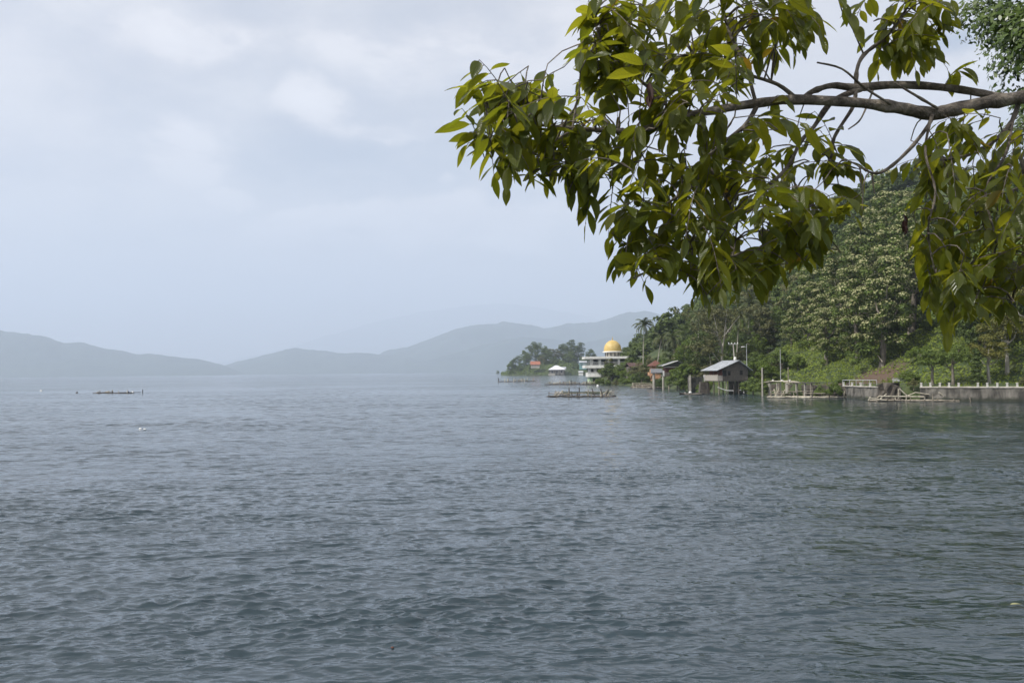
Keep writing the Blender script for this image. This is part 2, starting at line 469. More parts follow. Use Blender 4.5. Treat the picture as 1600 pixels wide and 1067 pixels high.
def crown_pts(seed, W, H, z0, ncl, lpc, shape='dome', upper=0.25, rc=(0.11, 0.19)):
    """leaf centres, normals and clump centres of an uneven crown: clumps scattered through an irregular volume"""
    rs = np.random.RandomState(seed)
    d = unit(rs.normal(size=(ncl, 3))); d[:, 2] = np.abs(d[:, 2])*(1-upper)+d[:, 2]*upper if shape == 'dome' else d[:, 2]
    d = unit(d)
    lump = 1+0.30*np.sin(d[:, 0]*3.1+seed)+0.22*np.sin(d[:, 1]*4.3+2*seed)
    rad = rs.uniform(0.42, 0.92, ncl)**0.7*np.clip(lump, 0.6, 1.25)
    c = d*rad[:, None]*np.array([W/2, W/2, H*0.62 if shape == 'dome' else H/2])
    if shape == 'full':
        c[:, 2] = np.clip(d[:, 2]*rad*1.15, -1, 1)*H*0.5; c[:, :2] *= np.clip(1.12-0.35*(c[:, 2:3]/H+0.5), 0.3, 1.2)
    if shape == 'cone': c[:, :2] *= np.clip(0.95-0.75*(c[:, 2:3]/H+0.5), 0.12, 1)
    c[:, 2] += z0+(H*0.30 if shape == 'dome' else H/2)
    r = W*rs.uniform(rc[0], rc[1], ncl)
    k = np.repeat(np.arange(ncl), lpc); u = unit(rs.normal(size=(ncl*lpc, 3)))
    u[:, 2] = np.where(rs.rand(len(u)) < 0.65, np.abs(u[:, 2]), u[:, 2])
    q = rs.uniform(0.35, 1.0, len(u))**0.5
    p = c[k]+u*(r[k]*q)[:, None]*np.array([1, 1, 0.72])
    nn = u*0.85+np.array([0, 0, 0.35])+rs.normal(size=u.shape)*0.30
    return p, nn, c, r, u, k, rs


def crown_mesh(name, mat, seed, W, H, z0, ncl, lpc, leaf, **kw):
    p, nn, c, r, u, k, rs = crown_pts(seed, W, H, z0, ncl, lpc, **kw)
    V, F = leafquads(p, nn, leaf, rs, 0.62)
    return npmesh(name, V, F, mat)


def blossom_mesh(name, seed, W, H, z0, ncl, lpc, leaf, keep=0.5, **kw):
    p, nn, c, r, u, k, rs = crown_pts(seed, W, H, z0, ncl, lpc, **kw)
    flower = (rs.rand(ncl) < 0.85)[k] & (u[:, 2] > -0.05) & (rs.rand(len(u)) < keep) & (c[k][:, 2] > z0+H*0.15)
    p = c[k]+u*(r[k]*1.04)[:, None]*np.array([1, 1, 0.74])
    V, F = leafquads(p[flower], (u+rs.normal(size=u.shape)*0.28)[flower], leaf, rs, 0.8)
    return npmesh(name, V, F, 'blossom_cream')


def trunk_mesh(name, mat, seed, h, r0, spread, limbs=5, lean=0.06):
    rg = random.Random(seed); m = MB()
    top = Vector((rg.uniform(-lean, lean)*h, rg.uniform(-lean, lean)*h, h))
    pts = [Vector((0, 0, -1.0)), Vector((0, 0, 0))]+[top*q+Vector((rg.uniform(-.02, .02)*h, rg.uniform(-.02, .02)*h, 0)) for q in (0.3, 0.6, 0.85, 1.0)]
    m.tube(pts, [r0*1.5, r0*1.25, r0, r0*0.8, r0*0.62, r0*0.3], 8)
    for i in range(limbs):
        a = i*2.4+rg.uniform(-.4, .4); q = rg.uniform(0.45, 0.8); b = top*q
        e = b+Vector((math.cos(a)*spread, math.sin(a)*spread, h*rg.uniform(0.2, 0.45)))
        mid = (b+e)*0.5+Vector((math.cos(a)*spread*.15, math.sin(a)*spread*.15, -h*0.04))
        m.tube([b, mid, e], [r0*0.5, r0*0.33, r0*0.12], 6)
    return m.mesh(name, mat)


TPL = {}


def template(key, name, crown_mat, bark, seeds, W, H, trunk, ncl, lpc, leaf, shape='dome', blossom=False, **kw):
    """one of each kind: (name, list of (part name, mesh)) ; H is the crown's height, trunk the clear stem"""
    TPL[key] = []
    for s in seeds:
        parts = [('trunk', trunk_mesh(name+'_trunk', bark, s, trunk+H*0.55, 0.022*(trunk+H)+0.06, W*0.28)),
                 ('crown', crown_mesh(name+'_crown', crown_mat, s, W, H, trunk, ncl, lpc, leaf, shape=shape, **kw))]
        if blossom: parts.append(('blossom', blossom_mesh(name+'_blossom', s, W, H, trunk, ncl, lpc, leaf*0.8, shape=shape, **kw)))
        TPL[key].append((name, parts, trunk+H*1.0))


def spawn(key, i, loc, rz, sc, label, cat, group=None):
    name, parts, h = TPL[key][i % len(TPL[key])]
    o = empty(name, loc, rz); o.scale = sc if isinstance(sc, tuple) else (sc, sc, sc)
    tag(o, label, cat, group)
    for pn, me in parts: link(pn, me, o)
    return o


template('dark', 'forest_tree', 'leaf_dark', 'bark_grey', (11, 12, 13), 11, 14, 0.6, 72, 123, 0.480, shape='full', rc=(0.10, 0.17))
template('mid', 'forest_tree', 'leaf_mid', 'bark_grey', (21, 22, 23), 10.5, 13, 0.6, 70, 123, 0.480, shape='full', rc=(0.10, 0.17))
template('bright', 'forest_tree', 'leaf_bright', 'bark_grey', (31, 32), 9, 11, 0.5, 60, 116, 0.416, shape='full', rc=(0.10, 0.17))
template('olive', 'forest_tree', 'leaf_olive', 'bark_pale', (41, 42, 43), 10, 14, 1.6, 62, 116, 0.464, shape='full', rc=(0.09, 0.16))
template('blossom', 'blossoming_tree', 'leaf_mid', 'bark_grey', (51, 52, 53), 12, 19, 1.0, 120, 116, 0.416, shape='full', blossom=True, rc=(0.07, 0.12))
template('young', 'roadside_tree', 'leaf_mid', 'bark_grey', (61, 62), 4.6, 5.0, 2.4, 40, 123, 0.240)
template('yellow', 'roadside_tree', 'leaf_yellow', 'bark_pale', (71, 72), 5.5, 5.5, 3.2, 40, 116, 0.272)
template('shrub', 'shrub', 'leaf_bright', 'bark_grey', (81, 82), 5, 4.2, 0.2, 34, 145, 0.272)
template('shrub_dark', 'shrub', 'leaf_mid', 'bark_grey', (91, 92), 5, 4.4, 0.2, 34, 145, 0.272)
template('shrub_olive', 'shrub', 'leaf_olive', 'bark_grey', (83, 84), 5, 4.4, 0.2, 34, 145, 0.272)
template('shrub_deep', 'shrub', 'leaf_dark', 'bark_grey', (85, 86), 5, 4.6, 0.2, 34, 145, 0.272)
template('cone', 'conical_tree', 'leaf_dark', 'bark_grey', (95,), 2.6, 5.2, 0.3, 44, 80, 0.26, shape='cone', rc=(0.16, 0.24))


def palm_parts(seed, h, nf=20, fl=4.6):
    rg = random.Random(seed); m = MB()
    lean = rg.uniform(0.03, 0.14); a = rg.uniform(0, 6.28)
    pts = [Vector((math.cos(a)*lean*h*q*q, math.sin(a)*lean*h*q*q, h*q)) for q in (-0.08, 0, .15, .35, .6, .8, 1)]
    m.tube(pts, [.3, .26, .2, .17, .15, .14, .16], 8)
    top = pts[-1]; Vs = []
    for k in range(nf):
        az = k*2.399+rg.uniform(-.2, .2); el = R(rg.uniform(-35, 75)) if k > 2 else R(80)
        L_ = fl*rg.uniform(0.8, 1.1); dirh = Vector((math.cos(az), math.sin(az), 0)); side = Vector((-math.sin(az), math.cos(az), 0))
        p = top.copy(); e = el; n = 13; prev = p.copy()
        for j in range(n):
            st = L_/n; dv = dirh*math.cos(e)+Vector((0, 0, math.sin(e))); q = p+dv*st
            up = dirh*(-math.sin(e))+Vector((0, 0, math.cos(e)))
            ll = L_*0.23*math.sin(math.pi*min(1, (j+1.2)/(n+0.6)))**0.7
            for s in (-1, 1):
                tip = q+side*s*ll*0.85+dv*ll*0.35-Vector((0, 0, ll*rg.uniform(0.25, 0.7)))
                Vs += [p, q+up*0.03, tip, p+(tip-p)*0.55+dv*st*0.1-up*0.04]
            Vs += [p+side*.05, p-side*.05, q-side*.03, q+side*.03]
            p = q; e -= R(rg.uniform(6.5, 11))
    V = np.array([tuple(v) for v in Vs])
    return [('trunk', m.mesh('palm_trunk', 'bark_pale')), ('fronds', npmesh('palm_fronds', V, np.arange(len(V)).reshape(-1, 4), 'palm_leaf'))]


def solve(px, py, H, Y0=140, Y1=1150):
    """where on the slope a tree H metres tall stands so that its top shows at that pixel"""
    ys = np.arange(Y0, Y1, 1.5); d = pray(px, py)
    x = d.x*ys; z = hz(x, ys); ins = inland(x, ys)
    ok = (ins > 1.5) & (z+H >= CAM_H+d.z*ys)
    i = int(np.argmax(ok)) if ok.any() else len(ys)-1
    return Vector((x[i], ys[i], z[i]-0.2))


def ground(px, Y, dz=-0.15):
    x = pray(px, 580).x*Y
    return Vector((x, Y, float(hz(x, Y))+dz))


rg = random.Random(4)
# tall trees in pale blossom above the scrub
BL = [(1263, 428, 17, .95, 'pale-blossomed tree at the left end of the blossoming row, standing over dark forest'),
      (1303, 405, 18, 1.0, 'cream-flowering tree just left of the tallest blossoming tree'),
      (1352, 345, 20, 1.1, 'blossoming tree with the broad cream left flank below the bare twig'),
      (1386, 282, 21, 1.2, 'tallest cream-blossomed tree, its top against the sky'),
      (1420, 330, 20, 1.15, 'cream-flowering tree right of the tallest blossomed tree, half behind hanging leaves'),
      (1338, 415, 18, 1.0, 'cream-flowering tree low in the middle of the blossoming group'),
      (1290, 470, 16, .8, 'smaller cream-flowering tree under the blossoming row'),
      (1236, 492, 12, .65, 'small pale-flowering tree draped in creepers at the forest foot'),
      (1375, 400, 19, 1.05, 'cream-flowering tree standing below the tallest one'),
      (1455, 300, 20, 1.1, 'cream-flowering tree on the high slope behind the hanging foliage')]
placed = []
for i, (px, py, H, sc, lab) in enumerate(BL):
    p = solve(px, py, H*sc); placed.append((p.x, p.y, 5.0))
    spawn('blossom', i, p, rg.uniform(0, 6.28), sc*H/19, lab, 'tree', 'blossoming trees on the slope')

# palms
PALMS = [(1004, 503, 332, 'coconut palm rising highest beside the mosque dome, against the distant mountain'), (1026, 524, 318, 'coconut palm above the orange house with the pyramid roof'),
         (1054, 522, 292, 'yellowish coconut palm behind the white-edged cabin roof'), (1168, 468, 262, 'coconut palm drooping over the forest above the stilt house roof'),
         (1190, 472, 258, 'coconut palm right of the palm above the stilt house'), (1150, 486, 246, 'short coconut palm between taller forest trees above the stilt house'), (1090, 486, 300, 'coconut palm among the forest crowns left of the bare-limbed tree'),
         (1508, 272, 420, 'coconut palm standing on the skyline ridge seen between hanging branches'), (1546, 275, 410, 'coconut palm on the ridge at the far right skyline')]
for i, (px, py, Y, lab) in enumerate(PALMS):
    p = at(px, py, Y); g = float(hz(p.x, Y))-.2; h = max(6.0, p.z-g-1.2); placed.append((p.x, p.y, 3.0))
    root = tag(empty('coconut_palm', (p.x, Y, g), 0), lab, 'palm tree', 'coconut palms on the shore slope')
    for pn, me in palm_parts(i+1, h, 24, 4.8): link(pn, me, root)


# big tree with bare pale limbs behind the stilt house
def limb_tree():
    p = ground(1126, 232); root = tag(empty('limb_tree', p), 'big tree with bare pale forking limbs and thin foliage behind the stilt house', 'tree')
    s = 232/FPX; m = MB(); cp = []

    def P(px, py, dy=0.0): return Vector(((px-1126)*s, dy, (597-py)*s))
    bars = [([(1126, 600), (1127, 575), (1128, 552), (1124, 538), (1115, 526), (1106, 515)], .34, .10, -1), ([(1128, 556), (1134, 530), (1137, 505), (1140, 488)], .24, .08, 1),
            ([(1124, 538), (1121, 512), (1119, 495)], .16, .06, 2), ([(1135, 528), (1146, 512), (1156, 500)], .14, .05, -1), ([(1128, 575), (1112, 556), (1104, 545)], .16, .05, -2),
            ([(1112, 603), (1109, 570), (1104, 553), (1092, 550)], .18, .05, -2.5), ([(1116, 527), (1100, 520), (1090, 505)], .11, .04, 0)]
    for pts, a, b, dy in bars:
        q = [P(x, y, dy*i*0.5) for i, (x, y) in enumerate(pts)]
        m.tube(q, list(np.linspace(a, b, len(q))), 7); cp += [q[-1], q[-1]+Vector((0, 0, 1)), (q[-1]+q[-2])/2]
    m.build('trunk', 'bark_pale', root)
    rs = np.random.RandomState(9); c = np.array([tuple(v) for v in cp for _ in range(4)]); c += rs.normal(size=c.shape)*np.array([2.0, 1.6, 1.3])
    k = np.repeat(np.arange(len(c)), 52); u = unit(rs.normal(size=(len(k), 3))); pp = c[k]+u*rs.uniform(.4, 1.25, len(k))[:, None]*np.array([1, 1, .6])
    V, F = leafquads(pp, u*.5+np.array([0, 0, .6])+rs.normal(size=u.shape)*.4, 0.5, rs, .6)
    link('crown', npmesh('limb_tree_crown', V, F, 'leaf_olive'), root); placed.append((p.x, p.y, 6))


limb_tree()

# trees and shrubs close to the water, each at its own spot: (kind, px, Y, scale, label)
NEAR = [('young', 1457, 152, .92, 'small bushy roadside tree with two thin stems left of the rounder one'), ('young', 1489, 151, 1.0, 'rounded dark green roadside tree with a pale left side, behind the white parapet'),
        ('yellow', 1546, 150, .9, 'slender roadside tree with a pale straight stem behind the parapet'), ('yellow', 1574, 152, 1.2, 'yellow-green roadside tree with a leaning stem near the right edge'),
        ('yellow', 1612, 156, 1.5, 'yellow-green tree cut by the right edge of the view'), ('cone', 1526, 149, 1.0, 'narrow dark conical tree by the road rail'),
        ('shrub', 1180, 203, 1.25, 'bright green bushy tree against the right wall of the stilt house'), ('shrub_dark', 1176, 192, .9, 'green shrub drooping to the water right of the stilt house posts'),
        ('shrub_dark', 1190, 187, .7, 'shrub hanging over the bank left of the tall pale pole'), ('shrub_dark', 1304, 168, .72, 'round shrub growing over the right end of the broken pier'),
        ('shrub_dark', 1280, 171, .5, 'small shrub among the right-hand pier posts'), ('shrub_dark', 1318, 170, .45, 'low shrub left of the white-posted parapet'),
        ('shrub', 1076, 246, 1.55, 'spreading bright green shrub sloping to the water right of the cabin'), ('shrub_dark', 1062, 243, 1.2, 'shrub hanging over the water right of the cabin post'),
        ('bright', 1076, 262, .95, 'light green tree standing behind the cabin and the sloping shrub'), ('dark', 1099, 245, .8, 'dark shady tree left of the stilt house roof'),
        ('shrub', 1104, 222, .75, 'low shrub between the concrete wall and the stilt house'), ('shrub_deep', 956, 352, 1.55, 'shrub tree covering the right half of the mosque front'),
        ('olive', 950, 356, .50, 'leafy olive tree in front of the mosque under its dome'), ('shrub_deep', 975, 345, 1.25, 'dark bush at the water right of the mosque'), ('dark', 988, 350, .42, 'dark tree right of the mosque below the long roof slab'),
        ('shrub_deep', 996, 332, 1.0, 'bush on the bank below the brown-roofed house'), ('shrub_deep', 1010, 322, .9, 'bush left of the grey-roofed pavilion'),
        ('shrub', 936, 352, .7, 'light green bush at the corner of the mosque ground floor'), ('shrub_deep', 1029, 268, .62, 'dark bush between the pillars of the grey-roofed pavilion'), ('shrub_deep', 1023, 283, .62, 'dark bush in front of the orange house wall'), ('shrub', 990, 312, 1.0, 'bush hiding the wall of the brown-roofed house'), ('shrub_deep', 1003, 300, 1.1, 'dark bush over the bamboo landing left of the pavilion'), ('shrub_dark', 1040, 285, 1.2, 'bush between the orange house and the cabin'), ('mid', 1010, 345, .48, 'green tree behind the brown-roofed house'), ('shrub_deep', 1386, 153.5, .62, 'shrub topping the rough stone bastion'),
        ('shrub_dark', 1420, 160, .55, 'low shrub right of the stone bastion'), ('shrub', 1440, 170, .8, 'shrub beside the road behind the bastion'), ('shrub_deep', 1412, 151.5, .38, 'low dark shrub spilling over the broken wall right of the bastion'), ('shrub_olive', 1427, 151.5, .30, 'small olive shrub at the wall gap above the leaning poles'), ('shrub_dark', 1362, 154, .34, 'creeper bush hanging on the left side of the stone bastion'), ('shrub_olive', 1596, 143.5, .30, 'small bush hanging over the lake wall at the right edge'), ('shrub_deep', 1234, 177.5, .35, 'dark weeds behind the thick slab post of the broken pier')]
for i, (k, px, Y, sc, lab) in enumerate(NEAR):
    p = ground(px, Y, -0.3); p.z = max(p.z, -0.4); placed.append((p.x, p.y, 2.0))
    spawn(k, i, p, rg.uniform(0, 6.28), sc, lab, 'shrub' if k.startswith('shrub') else 'tree')

# bushes along the hamlet's bank
y = 206.0; n_b = 0
while y < 385:
    for d0 in (0.6, 4.2, 8.2, 12.5):
        x = float(np.interp(y, SHY, SHX))+d0*1.15+rg.uniform(-1.2, 1.2); yy = y+rg.uniform(-1.5, 1.5)
        if x/yy < .083 or any((x-a)**2+(yy-b)**2 < (3.2 if r < 3 else 12) for a, b, r in placed): continue
        pxx = 800+FPX*x/yy
        if d0 < 5 and (1014 < pxx < 1062 or 914 < pxx < 942 or 1108 < pxx < 1172): continue
        spawn(rg.choice(['shrub', 'shrub_dark', 'shrub_dark', 'shrub_olive', 'shrub_deep']), rg.randrange(2), (x, yy, float(hz(x, yy))-.3), rg.uniform(0, 6.28), rg.uniform(.55, 1.05)*(0.7 if d0 < 2 else 1.1), 'leafy green bush crowding the hamlet bank between the stilt house and the mosque', 'shrub', 'bushes on the hamlet bank'); n_b += 1
    y += 5.2

# forest: each tree of the near slopes
KL = {'dark': 'dark green broadleaf tree in the dense forest on the slope', 'mid': 'mid green broadleaf tree in the dense forest on the slope',
      'bright': 'light green broadleaf tree in the dense forest on the slope', 'olive': 'olive-grey broadleaf tree in the dense forest on the slope'}
n_for = 0
cells = []
y = 142.0
while y < 345:
    x = 30.0
    while x < 200:
        cells.append((x+rg.uniform(-3.4, 3.4), y+rg.uniform(-3.4, 3.4))); x += 7.6
    y += 7.6
for x, y in cells:
    if x/y > 0.60 or x/y < 0.08: continue
    d = float(inland(x, y)); lo = (25.5 if x/y < 0.41 else 15) if y < 235 else 13
    if d < lo: continue
    if any((x-a)**2+(y-b)**2 < (r+2.0)**2 for a, b, r in placed): continue
    if n_for >= 255: break
    k = rg.choices(['dark', 'mid', 'olive', 'bright'], [.5, .28, .14, .08])[0]
    sc = rg.uniform(0.72, 1.12)*(0.78 if d < lo+7 else 1.0)
    if y > 250 and d < 30: sc *= 0.75
    spawn(k, rg.randrange(3), (x, y, float(hz(x, y))-0.3), rg.uniform(0, 6.28), (sc, sc, sc*rg.uniform(.9, 1.2)), KL[k], 'tree', {'dark': 'dark forest trees', 'mid': 'mid green forest trees', 'bright': 'light green forest trees', 'olive': 'olive forest trees'}[k])
    n_for += 1

# the far wooded hillside reads as one mass
rs = np.random.RandomState(77); Vs = []; base = [crown_pts(s, 11, 10, 1.5, 26, 46) for s in (1, 2, 3, 4)]
n_far = 0
for y in np.arange(352, 900, 10.5):
    for x in np.arange(30, 420, 10.5):
        px, py = x+rs.uniform(-4.5, 4.5), y+rs.uniform(-4.5, 4.5)
        if px/py > 0.42 or px/py < 0.06: continue
        d = float(inland(px, py))
        if d < 9 or d > 240: continue
        if y < 372 and d < 30: continue
        b = base[rs.randint(4)]; s = rs.uniform(.75, 1.25); a = rs.uniform(0, 6.28)
        if d < 26: s *= 0.7
        M_ = np.array([[math.cos(a), -math.sin(a), 0], [math.sin(a), math.cos(a), 0], [0, 0, 1.0]])
        V, F = leafquads((b[0]@M_.T)*s+np.array([px, py, float(hz(px, py))-0.5]), b[1]@M_.T, 1.15, rs, .65)
        Vs.append(V); n_far += 1
V = np.concatenate(Vs); 
tag(link('distant_forest', npmesh('distant_forest', V, np.arange(len(V)).reshape(-1, 4), 'leaf_dark')), kind='stuff')

# scrub and grass on the open foot of the slope
rs = np.random.RandomState(31)
n = 90000; y = rs.uniform(128, 240, n); x = rs.uniform(38, 132, n); d = inland(x, y)
bare = np.exp(-(((x-61.5)/6.0)**2+((y-174.5)/5.5)**2))                  # the reddish bare patch
keep = (d > 9.0) & (d < 42) & (x/y < 0.60) & (rs.rand(n) > bare*1.15)
x, y, d = x[keep], y[keep], d[keep]
bump = np.clip(fbm(x*0.42, y*0.42, 3, 3), -0.5, 1.6)
z = hz(x, y)+np.maximum(0, bump)*rs.uniform(0.2, 1.0, len(x))*np.clip((d-8.5)/5, .2, 1.5)*0.9+0.1
V, F = leafquads(np.stack([x, y, z], 1), np.stack([rs.normal(size=len(x))*.5-.2, rs.normal(size=len(x))*.5-.4, np.full(len(x), .7)], 1), 0.50, rs, .5)
tag(link('undergrowth', npmesh('undergrowth', V, F, 'leaf_scrub')), kind='stuff')
n = 16000; y = rs.uniform(128, 232, n); x = rs.uniform(38, 120, n); d = inland(x, y); keep = (d > 0.9) & (d < 3.2) | (d > 7.6) & (d < 10); x, y = x[keep], y[keep]
z = hz(x, y); h = rs.uniform(.25, .7, len(x)); a = rs.uniform(0, 6.28, len(x)); w = 0.09
V = np.stack([np.stack([x-np.cos(a)*w, y-np.sin(a)*w, z], 1), np.stack([x+np.cos(a)*w, y+np.sin(a)*w, z], 1), np.stack([x+np.sin(a)*.2+w*.3, y, z+h], 1), np.stack([x+np.sin(a)*.2-w*.3, y, z+h], 1)], 1).reshape(-1, 3)
tag(link('grass', npmesh('grass', V, np.arange(len(V)).reshape(-1, 4), 'leaf_scrub')), kind='stuff')

# the headland and its trees
HL = [('mid', 797, 566, .75, 'low tree at the left tip of the headland'), ('dark', 806, 556, .95, 'round dark tree near the left end of the headland'), ('mid', 822, 549, 1.05, 'tree rising left of the red roof on the headland'),
      ('dark', 838, 534, 1.45, 'tall dark layered tree on the left half of the headland crest'), ('mid', 853, 541, 1.2, 'tree right of the tall layered tree on the headland'), ('olive', 866, 544, 1.1, 'olive tree in the middle of the headland crest'),
      ('dark', 880, 537, 1.3, 'dark tree left of the biggest headland tree'), ('dark', 901, 531, 1.75, 'biggest rounded dark tree at the right end of the headland'), ('mid', 890, 550, 1.1, 'green tree below the biggest headland tree'),
      ('olive', 845, 557, 1.0, 'olive tree behind the red roof on the headland'), ('mid', 868, 558, 1.0, 'green tree behind the white-roofed house on the headland'), ('mid', 812, 568, .8, 'green waterside tree left of the red roof'),
      ('dark', 897, 564, .85, 'dark waterside tree right of the white-roofed house'), ('dark', 913, 556, 1.0, 'dark tree beside the teal house on the headland'), ('mid', 828, 571, .6, 'waterside bush left of the white-roofed house'),
      ('mid', 843, 570, .65, 'waterside bush nearest the white-roofed house'), ('dark', 858, 551, 1.1, 'dark tree in the middle of the headland wood'), ('dark', 925, 548, 1.2, 'dark tree of the headland seen just left of the mosque roof')]
for i, (k, px, py, sc, lab) in enumerate(HL):
    sc *= 1.25
    Ht = TPL[k][0][2]*sc; Y = 1208+(590-py)*0.9; x = pray(px, 580).x*Y; top = at(px, py, Y).z
    spawn(k, i, (x, Y, max(0.0, min(top-Ht*0.93, float(headland_z(x, Y))))), rg.uniform(0, 6.28), (sc*1.15, sc*1.15, max(.6, (top-max(0.0, min(top-Ht*.93, float(headland_z(x, Y)))))/TPL[k][0][2])), lab, 'tree', 'headland trees')
p = onwater(778, 584.2); spawn('mid', 1, (p.x, p.y, -1.2), 1.0, (.72, .72, .62), 'lone round tree standing in the lake off the headland tip', 'tree')
p = onwater(797, 585.6); spawn('shrub_dark', 1, (p.x, p.y, -.4), 2.0, 1.1, 'small dark bush on the water at the headland tip', 'shrub')

# low growth covering the headland under its trees
rs = np.random.RandomState(15); n = 9000; x = rs.uniform(-24, 120, n); y = rs.uniform(1192, 1300, n); z = headland_z(x, y); keep = (z > .25); x, y, z = x[keep], y[keep], z[keep]
hgt = np.clip(2.5+3.5*fbm(x*.11, y*.11, 4, 3), .3, 7)*np.clip((y-1190)/14, .25, 1); z = z+hgt*rs.uniform(0, 1, len(x))
px_ = x/y*FPX+800; k = ~((px_ > 855) & (px_ < 886) & (y < 1212)); x, y, z = x[k], y[k], z[k]
V, F = leafquads(np.stack([x, y, z], 1), rs.normal(size=(len(x), 3))*.5+np.array([-.3, -.4, .6]), 1.9, rs, .6)
tag(link('headland_growth', npmesh('headland_growth', V, F, 'leaf_mid')), kind='stuff')
# ------------------------------------------------------------------ things people built
surf('white_paint', (0.62, 0.61, 0.57), (0.80, 0.79, 0.75), 0.8, 0.7)
surf('old_white', (0.36, 0.345, 0.31), (0.66, 0.64, 0.59), 2.5, 0.8)
surf('green_paint', (0.36, 0.50, 0.30), (0.50, 0.60, 0.40), 0.7, 0.75)
surf('gold_dome', (0.50, 0.355, 0.11), (0.60, 0.44, 0.16), 0.5, 0.5)
surf('glass_and_gloom', (0.012, 0.014, 0.016), (0.03, 0.03, 0.035), 0.8, 0.25)  # dark glass, and the painted shade inside open windows and doorways
surf('grey_board', (0.075, 0.065, 0.054), (0.175, 0.155, 0.132), 3.0, 0.9, 0.4, (5, 5, 0.35))
surf('pale_board', (0.30, 0.27, 0.23), (0.46, 0.42, 0.37), 3.0, 0.85, 0.3, (5, 5, 0.4))
surf('red_board', (0.12, 0.035, 0.022), (0.20, 0.065, 0.04), 3.0, 0.85, 0.2, (4, 4, 0.4))
surf('zinc', (0.34, 0.36, 0.38), (0.52, 0.54, 0.56), 1.1, 0.45, 0.1, (1, 1, 1), 0.25)
surf('white_zinc', (0.56, 0.57, 0.60), (0.72, 0.73, 0.76), 1.1, 0.5)
surf('rust_roof', (0.085, 0.032, 0.022), (0.17, 0.065, 0.042), 1.6, 0.85)
surf('brown_roof', (0.050, 0.026, 0.022), (0.11, 0.06, 0.05), 1.6, 0.85)
surf('slate_roof', (0.10, 0.105, 0.115), (0.17, 0.175, 0.185), 1.4, 0.75)
surf('orange_wall', (0.46, 0.24, 0.13), (0.58, 0.33, 0.20), 0.9, 0.8)
surf('teal_wall', (0.10, 0.24, 0.24), (0.20, 0.36, 0.35), 0.6, 0.7)
surf('terracotta', (0.24, 0.085, 0.045), (0.36, 0.14, 0.08), 0.6, 0.85)
surf('old_concrete', (0.042, 0.039, 0.033), (0.19, 0.175, 0.150), 0.75, 0.92, 0.6, (1, 1, 0.30), detail=10, lo=.36, hi=.66)
_t = MAT['old_concrete'].node_tree; _p = _t.nodes['Principled BSDF']; _l = _p.inputs['Base Color'].links[0].from_socket
_tc = _t.nodes.new('ShaderNodeTexCoord'); _s = _t.nodes.new('ShaderNodeSeparateXYZ'); _t.links.new(_tc.outputs['Object'], _s.inputs[0])
_h = mathn(_t, 'ADD', _s.outputs[2], mathn(_t, 'MULTIPLY', noise(_t, _tc.outputs['Object'], 0.9, 6, 0.65), -1.3))
_t.links.new(mixc(_t, smooth(_t, _h, 0.12, -0.45, 0.0, 0.85), _l, (0.020, 0.026, 0.014)), _p.inputs['Base Color'])      # algae at the waterline
surf('pale_concrete', (0.26, 0.24, 0.20), (0.44, 0.41, 0.36), 1.2, 0.88, 0.2)
surf('rubble', (0.030, 0.026, 0.020), (0.115, 0.098, 0.078), 0.9, 0.95, 0.9, detail=9)
surf('bamboo', (0.13, 0.11, 0.080), (0.34, 0.30, 0.235), 2.4, 0.8, 0.2, (1, 1, 1))
surf('pale_bamboo', (0.30, 0.27, 0.20), (0.56, 0.51, 0.40), 2.0, 0.75)
surf('wet_wood', (0.035, 0.030, 0.025), (0.10, 0.085, 0.07), 2.0, 0.7)
surf('white_plastic', (0.72, 0.72, 0.70), (0.82, 0.82, 0.80), 2.0, 0.4)
surf('asphalt', (0.045, 0.045, 0.045), (0.065, 0.063, 0.06), 1.5, 0.9)
surf('net_green', (0.05, 0.07, 0.05), (0.10, 0.11, 0.08), 4, 0.9)
surf('blue_cloth', (0.02, 0.03, 0.07), (0.05, 0.06, 0.12), 4, 0.8)
surf('metal_grey', (0.28, 0.29, 0.29), (0.40, 0.41, 0.41), 3, 0.5)
surf('flower_red', (0.30, 0.03, 0.02), (0.40, 0.06, 0.04), 4, 0.8)


def part(parent, name, mat, *boxes):
    m = MB()
    for b in boxes: m.box(*b)
    return m.build(name, mat, parent)


def slab_roof(m, a, b, c, d, th=0.07):
    """a roof sheet between four corners"""
    q = [Vector(v) for v in (a, b, c, d)]; n = (q[1]-q[0]).cross(q[3]-q[0]).normalized()*th
    if n.z < 0: n = -n
    m.add(q+[v+n for v in q], [(0, 1, 2, 3), (7, 6, 5, 4), (0, 4, 5, 1), (1, 5, 6, 2), (2, 6, 7, 3), (3, 7, 4, 0)])


